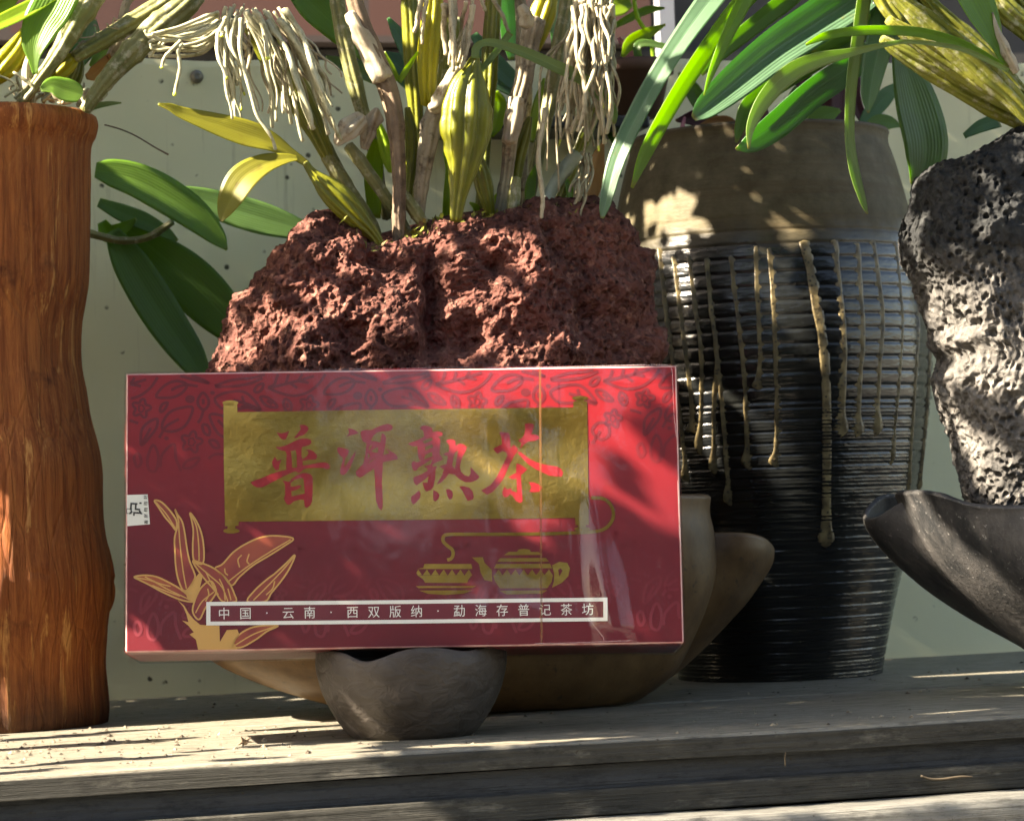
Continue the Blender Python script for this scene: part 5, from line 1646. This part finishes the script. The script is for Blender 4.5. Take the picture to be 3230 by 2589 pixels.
leaf(so, [(2780, -230, 14), (2600, -290, 36), (2440, -160, 46), (2350, -10, 54), (2290, 110, 46), (2242, 225, 26), (2218, 302, 4)], TY - 0.022, M['leaf_mid'], 0.3, 0.3)
leaf(so, [(2880, -160, 20), (2790, -75, 110), (2690, 0, 150), (2560, 85, 146), (2440, 165, 136), (2310, 270, 116), (2225, 342, 80), (2186, 376, 24)], TY + 0.004, M['leaf_blue'], 0.42, -0.15)
leaf(so, [(2800, -200, 16), (2650, -160, 50), (2500, -20, 66), (2400, 60, 62), (2290, 150, 50), (2210, 235, 14)], TY + 0.022, M['leaf_dark'], 0.25, 0.3)
leaf(so, [(2900, 20, 16), (2820, 100, 60), (2670, 215, 92), (2560, 290, 100), (2450, 385, 98), (2370, 445, 70), (2320, 470, 10)], TY + 0.024, M['leaf_blue'], 0.2, 0.45)
leaf(so, [(2880, 0, 16), (2780, 60, 50), (2600, 170, 70), (2470, 250, 70), (2360, 330, 60), (2330, 400, 40), (2320, 450, 8)], TY + 0.034, M['leaf_dark'], 0.2, 0.3)
leaf(so, [(2960, -160, 16), (2880, -80, 64), (2760, 20, 80), (2640, 110, 70), (2560, 170, 20)], TY + 0.030, M['leaf_mid'], 0.25, 0.4)

for x_, y_ in ((2815, -20), (2780, 20), (2800, -60)):
    cane(co, B, [(x_ - 40, y_ - 190, 26), (x_ - 30, y_ - 110, 60), (x_ + 10, y_ - 20, 66), (x_ + 60, y_ + 50, 60)], CY_ + rnd.uniform(0.0, 0.02), M['bulb_old'], 8, 0.2)

# --- plants in and beyond the black pot
XY = 1.262
xo = thing('spiderwort', (BPC[0], BPC[1], at(2415, 440, XY)[2]), 'purple and green leaved plant growing in the black glazed pot', 'plant')
for pts, mt, dy, tl in (([(2640, 445, 20), (2650, 360, 60), (2655, 280, 76), (2630, 200, 40)], 'leaf_purple', 0.0, 0.3), ([(2660, 440, 20), (2600, 330, 60), (2540, 260, 60), (2490, 220, 10)], 'leaf_purple', 0.01, 0.4),
                        ([(2560, 450, 20), (2570, 400, 90), (2600, 370, 70), (2650, 350, 10)], 'leaf_mid', -0.01, 0.5), ([(2700, 440, 14), (2740, 370, 50), (2790, 310, 56), (2840, 260, 10)], 'leaf_blue', 0.0, 0.3),
                        ([(2720, 440, 16), (2760, 400, 60), (2800, 390, 50), (2840, 400, 8)], 'leaf_dark', -0.01, 0.3), ([(2420, 440, 20), (2400, 380, 60), (2380, 320, 50), (2360, 270, 8)], 'leaf_purple', 0.02, 0.2),
                        ([(2300, 440, 20), (2260, 400, 60), (2200, 370, 60), (2130, 380, 8)], 'leaf_purple', 0.0, 0.4), ([(2140, 445, 12), (2150, 410, 16), (2160, 370, 8)], 'leaf_pink', -0.02, 0.2),
                        ([(2240, 440, 20), (2220, 350, 50), (2180, 280, 50), (2140, 230, 8)], 'leaf_dark', 0.02, 0.3), ([(2340, 440, 14), (2300, 390, 40), (2250, 385, 34), (2200, 400, 6)], 'leaf_brown', -0.01, 0.2),
                        ([(2480, 440, 20), (2500, 360, 60), (2520, 300, 60), (2560, 240, 8)], 'leaf_dark', 0.03, 0.2), ([(2760, 445, 14), (2700, 330, 40), (2690, 250, 50), (2720, 200, 8)], 'leaf_purple', 0.02, 0.3)):
    leaf(xo, pts, XY + dy, M[mt], 0.25, tl)
LY = 1.322
lz = at(1296, 420, LY)[2]
lx0, lx1 = at(1298, 400, LY)[0], at(2020, 400, LY)[0]
lm = Mat('black plastic', 0.35)
lm.color((0.012, 0.013, 0.014))
v, f = rounded_box(lx1 - lx0, WALL_Y - LY + 0.014, 0.0062, 0.0012)
ledge = mesh_obj('planter_tray', [(x + (lx0 + lx1) / 2, y + LY - 0.016, z + lz) for x, y, z in v], f, lm.m, origin=((lx0 + lx1) / 2, LY, lz), smooth=False)
tag(ledge, 'shallow black tray fixed to the green panel behind the orchids', 'tray')
po = thing('tray_plant', at(1980, 390, LY), 'light green leafy plant with a pink leaf on the black tray', 'plant')
cane(po, 'stem', [(2052, 320, 10), (2056, 145, 14), (2011, 56, 16), (1998, -20, 14)], LY, M['leaf_lime'], n=8)
for pts, mt in (([(1935, 84, 16), (1985, 56, 26), (2040, 32, 26), (2096, 26, 6)], 'leaf_mid'), ([(1962, 180, 12), (1985, 140, 44), (2030, 112, 44), (2098, 78, 6)], 'leaf_lime'), ([(1920, 30, 60), (1955, 20, 70), (1990, 10, 30)], 'leaf_lime'),
                ([(1950, 120, 10), (1985, 170, 40), (2020, 220, 50), (2050, 262, 40)], 'leaf_pink'), ([(1935, 340, 10), (1945, 380, 26), (1960, 410, 8)], 'leaf_pink'), ([(1925, 350, 30), (1970, 350, 24), (2010, 345, 6)], 'leaf_lime'),
                ([(1930, 300, 20), (1980, 310, 50), (2050, 330, 40)], 'leaf_blue'), ([(1600, 380, 10), (1580, 360, 40), (1570, 330, 10)], 'leaf_blue'), ([(1900, 400, 10), (1940, 430, 70), (1990, 470, 60)], 'leaf_dark'), ([(2060, 300, 20), (2010, 150, 26), (2100, 150, 20), (2120, 155, 6)], 'leaf_dark')):
    leaf(po, pts, LY + rnd.uniform(-0.012, 0.010), M[mt], 0.2, rnd.uniform(-0.4, 0.4))
tcm = Mat('dull terracotta', 0.8)
tcm.color((0.075, 0.038, 0.026))
fpc = np.array([at(1990, 330, LY + 0.002)[0], LY - 0.004, lz + 0.0064])
fp = thing('flower_pot', fpc, 'dull brown small flower pot on the black tray behind the strap leaves', 'pot')
lathe('body', [(0.0, 0.0), (0.012, 0.0), (0.0175, 0.021), (0.0195, 0.021), (0.0200, 0.027), (0.0185, 0.027), (0.0170, 0.020), (0.0, 0.018)], fpc, tcm.m, fp, 40)

# ------------------------------------------------------------------ crumbs and dirt on the shelf
dbm = Mat('dirt crumbs', 0.9)
dbm.color(dbm.mix(dbm.gray(dbm.noise(dbm.coord(), 90.0), 0.45, 0.55), (0.035, 0.025, 0.015), (0.20, 0.17, 0.12)))
V, F = [], []
for i in range(900):
    x = rnd.uniform(0.05, 0.60)
    y = 0.962 + rnd.random() ** 1.3 * 0.33
    r_ = 0.0003 + 0.0009 * rnd.random() ** 3
    if rnd.random() < 0.35:
        x = rnd.gauss(0.14, 0.05)
        y = rnd.gauss(1.05, 0.05)
    if y < 0.96 or 1.117 < y < 1.129:
        continue
    o = len(V)
    for a in range(5):
        t = a * 1.2566 + rnd.random()
        V.append((x + r_ * math.cos(t) * rnd.uniform(0.6, 1.6), y + r_ * math.sin(t), 0.0002))
    V.append((x, y, 0.0002 + r_ * rnd.uniform(0.5, 1.1)))
    for a in range(5):
        F.append((o + a, o + (a + 1) % 5, o + 5))
tag(mesh_obj('dirt_crumbs', V, F, dbm.m, origin=(0.3, 1.0, 0.0), smooth=False), 'specks of dirt scattered over the shelf', 'dirt', kind='stuff')
dl = thing('dry_scrap', onz(770, 2348), 'small curled dry scrap on the sunny part of the shelf', 'debris')
zc = onz(770, 2350)
for e_ in ((-11, -24), (2, -17), (22, -20), (26, -6), (-20, 2)):
    p0, p1 = at(770, 2346, zc[1]), at(770 + e_[0], 2346 + e_[1], zc[1] - 0.001)
    v, f = tube_geo(np.array([p0, (p0 + p1) / 2 + np.array([0, 0, 0.0006]), p1]), [0.0007, 0.0005, 0.0002], 6)
    mesh_obj('spike', v, f, M['cane_dark'], dl)
st = cane(None, 'straw', [(2478, 2372, 4), (2476, 2390, 5), (2478, 2416, 4)], FY - 0.0022, M['litter'], n=7)
tag(st, 'short pale straw standing in the dark shelf groove', 'straw')
st = cane(None, 'dead_worm', [(2905, 2446, 8), (2935, 2456, 9), (2975, 2456, 9), (3030, 2449, 9), (3068, 2449, 5)], FY - 0.003, M['litter'], n=8)
tag(st, 'curled brown stem lying on the lower plank', 'twig')


# ------------------------------------------------------------------ unseen foliage, added: gobo for dappled shade, dark hedge for the foil to mirror
LV = np.array(LIGHT)
e1 = np.cross(LV, np.array([0, 0, 1.0]))
e1 /= np.linalg.norm(e1)
if e1[1] < 0:
    e1 = -e1
e2 = np.cross(e1, LV)
if e2[2] < 0:
    e2 = -e2


def ls(p):
    p = np.asarray(p)
    return np.array([p @ e1, p @ e2])


# places that the sun reaches, as seen in the photograph: (px, py, radius px), found on whatever surface stands there
bpy.context.view_layer.update()
dgr = bpy.context.evaluated_depsgraph_get()
GAPS = []


def blocked(p):
    o_ = Vector(p) - LIGHT * 0.004
    for _ in range(4):
        ok, loc, nn, _i, ob, _m = scene.ray_cast(dgr, o_, -LIGHT)
        if not ok:
            return False
        if ob.name.startswith(('carton', 'wall', 'body', 'lava', 'pinch')):
            return True
        o_ = loc - LIGHT * 0.001
    return False


def gap(px, py, r, skip=()):
    o_, d_ = Vector(CAM), Vector(ray(px, py)).normalized()
    for _ in range(6):
        ok, loc, nn, _i, ob, _m = scene.ray_cast(dgr, o_, d_)
        if not ok or not ob.name.startswith(('cello', 'tear')):
            break
        o_ = loc + d_ * 0.0002
    if not ok or ob.name.startswith(('wall_panel', 'brick', 'dark_wall', 'concrete')) or any(ob.name.startswith(q) for q in skip):
        return
    if blocked(loc):
        return
    m_ = r * scl(loc.y)
    GAPS.append((*ls(np.array(loc)), m_ * 0.6 + 0.0010, m_ * 0.66))


def gaps(ox, oy, k, pts, rk=1.0):
    for x, y, r in pts:
        gap(ox + x / k, oy + y / k, r / k * rk)


grng = np.random.default_rng(5)
for i in range(620):                                  # sunny left part of the shelf, cut into streaks
    x = grng.uniform(-60, 1080)
    y = grng.uniform(2300, 2452) - 0.058 * x
    p = onz(x, y)
    if noise3(np.array([[p[0] * 9, p[1] * 62, 4.0]]), 12)[0] + 0.6 * noise3(np.array([[p[0] * 22, p[1] * 210, 4.0]]), 13)[0] > 0.20:
        continue
    if not blocked(p):
        GAPS.append((*ls(p), 0.0016, 0.010))
for x, y in ((1560, 2284), (1600, 2283), (1420, 2352), (1500, 2350), (1590, 2346), (1700, 2340), (1790, 2336)):
    GAPS.append((*ls(onz(x, y)), 0.002, 0.008))
for i in range(60):
    x = grng.uniform(2560, 3330)
    y = grng.choice([2243, 2232, 2226, 2252]) - (x - 2700) * 0.062
    GAPS.append((*ls(onz(x, y)), 0.0025, 0.008))
for x in (2650, 2700, 2760, 2820, 2900, 3040, 3100, 3160, 3240, 3300):
    GAPS.append((*ls(onz(x, 2142 - (x - 2650) * 0.045)), 0.0025, 0.008))
for x in range(-100, 3300, 55):
    if noise3(np.array([[x * 0.004, 1.0, 2.0]]), 8)[0] < 0.25:
        GAPS.append((*ls(at(x, 2672 - x * 0.068, FY - 0.013)), 0.006, 0.010))
gaps(600, 600, 1.3475, [(x, y, 26) for x, y in ((380, 200), (330, 270), (250, 350), (440, 130), (500, 170), (290, 320), (210, 400), (410, 170), (360, 240), (545, 100), (560, 150), (640, 300), (600, 290), (500, 440), (560, 480), (690, 470), (830, 470), (850, 530), (720, 600), (740, 640), (300, 560), (250, 600), (150, 650), (100, 700), (130, 730), (200, 700), (460, 640), (370, 520), (230, 450), (180, 560), (330, 600), (500, 680), (440, 560), (600, 520),
                                    (1300, 280), (1350, 260), (1450, 250), (1520, 300), (1560, 260), (1580, 230), (1450, 330), (1400, 290), (1280, 400), (1230, 420), (1070, 460), (1030, 480), (1120, 480), (1180, 500), (1340, 550), (1370, 520), (1420, 480), (1500, 380), (1290, 660), (1260, 620), (1390, 700), (1330, 720), (1650, 90), (1700, 80), (1730, 110), (1560, 100), (1600, 110), (1010, 180), (790, 240), (900, 400), (640, 150), (1420, 110))], 0.95)
gaps(1500, 1130, 3.031, [(1130, 690, 60), (1200, 740, 60), (1290, 810, 60), (1400, 880, 58), (1500, 940, 55), (1600, 970, 55), (1700, 1010, 55), (1800, 1060, 50), (1900, 1120, 50), (1700, 1130, 34), (1800, 1210, 40), (1900, 1300, 45), (1500, 1390, 34), (1600, 1450, 34), (1720, 1530, 36), (1850, 1600, 40),
                         (330, 105, 34), (420, 130, 40), (500, 170, 40), (640, 200, 40), (700, 130, 30), (900, 70, 30), (1050, 70, 30), (1200, 65, 30), (1680, 180, 40), (1760, 300, 36), (1240, 560, 40), (1180, 620, 45)], 0.46)
gaps(1900, 600, 1.5707, [(390, 45, 34), (350, 50, 20), (135, 145, 14), (230, 130, 22), (290, 140, 26), (340, 155, 36), (410, 170, 34), (485, 165, 18), (390, 220, 30), (170, 210, 12), (235, 260, 20), (310, 320, 30), (360, 380, 18), (375, 480, 14), (1000, 270, 28), (1030, 340, 18), (1040, 430, 20), (1060, 500, 14), (1065, 575, 20), (1080, 670, 10), (850, 470, 22), (950, 430, 26), (950, 500, 22), (940, 570, 22), (400, 980, 30), (450, 980, 34), (460, 1080, 36), (460, 1180, 24), (520, 1030, 18),
                         (715, 1100, 28), (720, 1200, 38), (730, 1330, 44), (610, 1250, 34), (620, 1330, 34), (860, 1240, 34), (860, 1330, 44), (790, 1200, 44), (800, 1290, 40), (860, 1450, 44), (760, 1450, 36), (960, 1500, 44), (900, 1560, 44), (430, 1430, 24), (950, 1400, 30)], 0.85)
gaps(2050, 1500, 2.468, [(780, 1080, 66), (740, 1130, 40), (850, 1160, 76), (950, 1230, 66), (1050, 1300, 55), (1150, 1340, 28), (1000, 940, 44), (1050, 1030, 44), (960, 780, 26), (1000, 50, 44), (1000, 150, 34), (1080, 40, 34)])
gaps(1900, 600, 1.5707, [(x, y, 50) for x, y in ((1660, 460), (1720, 480), (1790, 510), (1870, 540), (1950, 565), (2040, 600), (1640, 540), (1690, 600), (1760, 620), (1840, 630), (1920, 640), (2010, 665), (2070, 700), (1680, 690), (1720, 740), (1780, 770), (1850, 800), (1950, 830), (2050, 870), (1850, 880), (1950, 950), (2050, 1020), (1980, 900), (2080, 940), (1790, 1210), (1830, 1260), (1860, 1320), (1880, 1390), (1900, 1450), (1960, 1400), (1930, 1330), (2020, 1480), (1960, 1490), (1740, 900), (2080, 1400))])
gaps(2700, 1500, 2.658, [(480, 170, 40), (440, 190, 30), (470, 260, 34), (540, 270, 40), (580, 300, 36), (500, 400, 30), (480, 340, 30), (560, 520, 40), (640, 620, 44), (720, 560, 44), (620, 470, 30), (720, 720, 56), (820, 650, 44), (850, 820, 66), (980, 900, 66), (1100, 1000, 66), (1250, 1100, 66), (1000, 750, 46), (1150, 850, 50), (1350, 1230, 46), (1300, 1000, 40), (900, 620, 30)])
gaps(600, 2000, 1.96, [(200, 180, 24), (300, 260, 24), (400, 330, 26), (500, 390, 28), (600, 440, 28), (700, 480, 28), (800, 510, 20), (350, 230, 30), (450, 200, 34), (600, 250, 34), (560, 330, 34), (700, 300, 34), (660, 400, 34), (700, 200, 30), (250, 160, 26)], 1.1)
for i in range(330):                                  # canes, roots and leaves above
    x, y = grng.uniform(-50, 3300), grng.uniform(0, 640) ** 1.0
    if noise3(np.array([[x * 0.0042, y * 0.006, 1.0]]), 21)[0] > -0.05:
        continue
    gap(x, y, grng.uniform(14, 42), ('body', 'lava'))
for x, y, r in ((715, 60, 40), (705, 200, 50), (710, 260, 40), (730, 330, 40), (700, 120, 40), (840, 130, 40), (838, 180, 30), (560, 200, 30), (560, 260, 30), (590, 160, 30), (200, 130, 40), (170, 190, 30), (420, 80, 50), (450, 40, 50), (330, 260, 30), (300, 300, 30), (60, 150, 50), (40, 200, 50), (1365, 60, 50), (1355, 150, 50), (1350, 240, 40), (1440, 260, 40), (1460, 300, 30), (1480, 230, 30), (1700, 40, 40), (820, 530, 50), (860, 560, 50),
                (2110, 340, 50), (2140, 270, 50), (2180, 200, 50), (2080, 390, 40), (2060, 430, 30), (2240, 240, 30), (2560, 330, 60), (2500, 370, 60), (2450, 420, 50), (2560, 70, 70), (2500, 110, 60), (2460, 160, 50), (2250, 30, 60), (2210, 80, 50), (2330, 90, 50), (3060, 240, 50), (3110, 290, 50), (3000, 200, 40), (2720, 60, 40), (2710, 130, 40), (2820, 20, 50), (2660, 180, 40), (3120, 150, 40)):
    gap(x, y, r)
G = np.array(GAPS)
corners = [ls(at(x, y, Y)) for x in (-250, 3450) for y in (-250, 2750) for Y in (0.93, 1.40)]
c_lo, c_hi = np.min(corners, 0) - 0.03, np.max(corners, 0) + 0.03
fmm = Mat('gobo leaf', 0.6, 0.2)
fmm.color((0.045, 0.060, 0.028))
fm = fmm.m
V, F = [], []


def add_leaf(c, d1, d2, a, b):
    o = len(V)
    n_ = np.cross(d1, d2) * a * 0.12
    V.extend([c - d1 * a, c - d1 * a * 0.15 + d2 * b + n_, c + d1 * a, c - d1 * a * 0.15 - d2 * b + n_])
    F.append((o, o + 1, o + 2))
    F.append((o, o + 2, o + 3))


step = 0.0044
a_ = np.arange(c_lo[0], c_hi[0], step)
b_ = np.arange(c_lo[1], c_hi[1], step)
AA, BB = np.meshgrid(a_, b_)
AA = (AA + grng.uniform(-0.3, 0.3, AA.shape) * step).ravel()
BB = (BB + grng.uniform(-0.3, 0.3, BB.shape) * step).ravel()
hit = np.zeros(len(AA), bool)
mg = 0.0036
for ga, gb_, ry, rs in G:
    hit |= ((AA - ga) / (ry + mg)) ** 2 + ((BB - gb_) / (rs + mg)) ** 2 < 1
for a, b in zip(AA[~hit], BB[~hit]):  # added leaves everywhere except the gaps that let sun onto chosen spots
    q = e1 * a + e2 * b
    s_out = max((-0.03 - q[0]) / LV[0], (0.385 - q[2]) / LV[2])      # where this ray enters the picture
    c = q + LV * (s_out - 0.015 - 0.11 * grng.random())
    an = grng.uniform(0, 6.283)
    d1 = e1 * math.cos(an) + e2 * math.sin(an)
    d2 = -e1 * math.sin(an) + e2 * math.cos(an)
    tl = grng.normal(0, 0.25)
    d2 = d2 * math.cos(tl) + LV * math.sin(tl)
    add_leaf(c, d1, d2, 0.0052, 0.0041)
tag(mesh_obj('gobo_foliage', V, F, fm, origin=(-0.3, 1.0, 0.6)), 'unseen leaf screen added to shade the shelf, gaps shaped to place sun patches', 'foliage', kind='stuff')
hdm = Mat('dark hedge leaf', 0.6, 0.2)
hdm.color(hdm.mix(hdm.noise(hdm.coord(), 8.0), (0.012, 0.022, 0.008), (0.030, 0.050, 0.014)))
V, F = [], []
for i in range(15000):  # added dark hedge, so foil and film reflect it instead of bright sky
    x, z = grng.uniform(-3.2, 3.2), -0.9 + 2.6 * grng.random()
    y = -1.5 - 0.9 * grng.random() - 0.25 * abs(x)
    if noise3(np.array([[x * 1.9, z * 1.9, 2.0]]), 77)[0] > 0.9 - 0.9 * max(0.0, z - 0.55):
        continue
    d1 = grng.normal(0, 1, 3)
    d1 /= np.linalg.norm(d1)
    d2 = np.cross(d1, grng.normal(0, 1, 3))
    d2 /= np.linalg.norm(d2)
    add_leaf(np.array([x, y, z]), d1, d2, 0.075, 0.045)
tag(mesh_obj('added_hedge', V, F, hdm.m, origin=(0, -1.8, -0.9)), 'unseen dark hedge added on the viewer side for the gold foil to mirror', 'foliage', kind='stuff')
for o in bpy.data.objects:
    if '_o' in o:
        del o['_o']
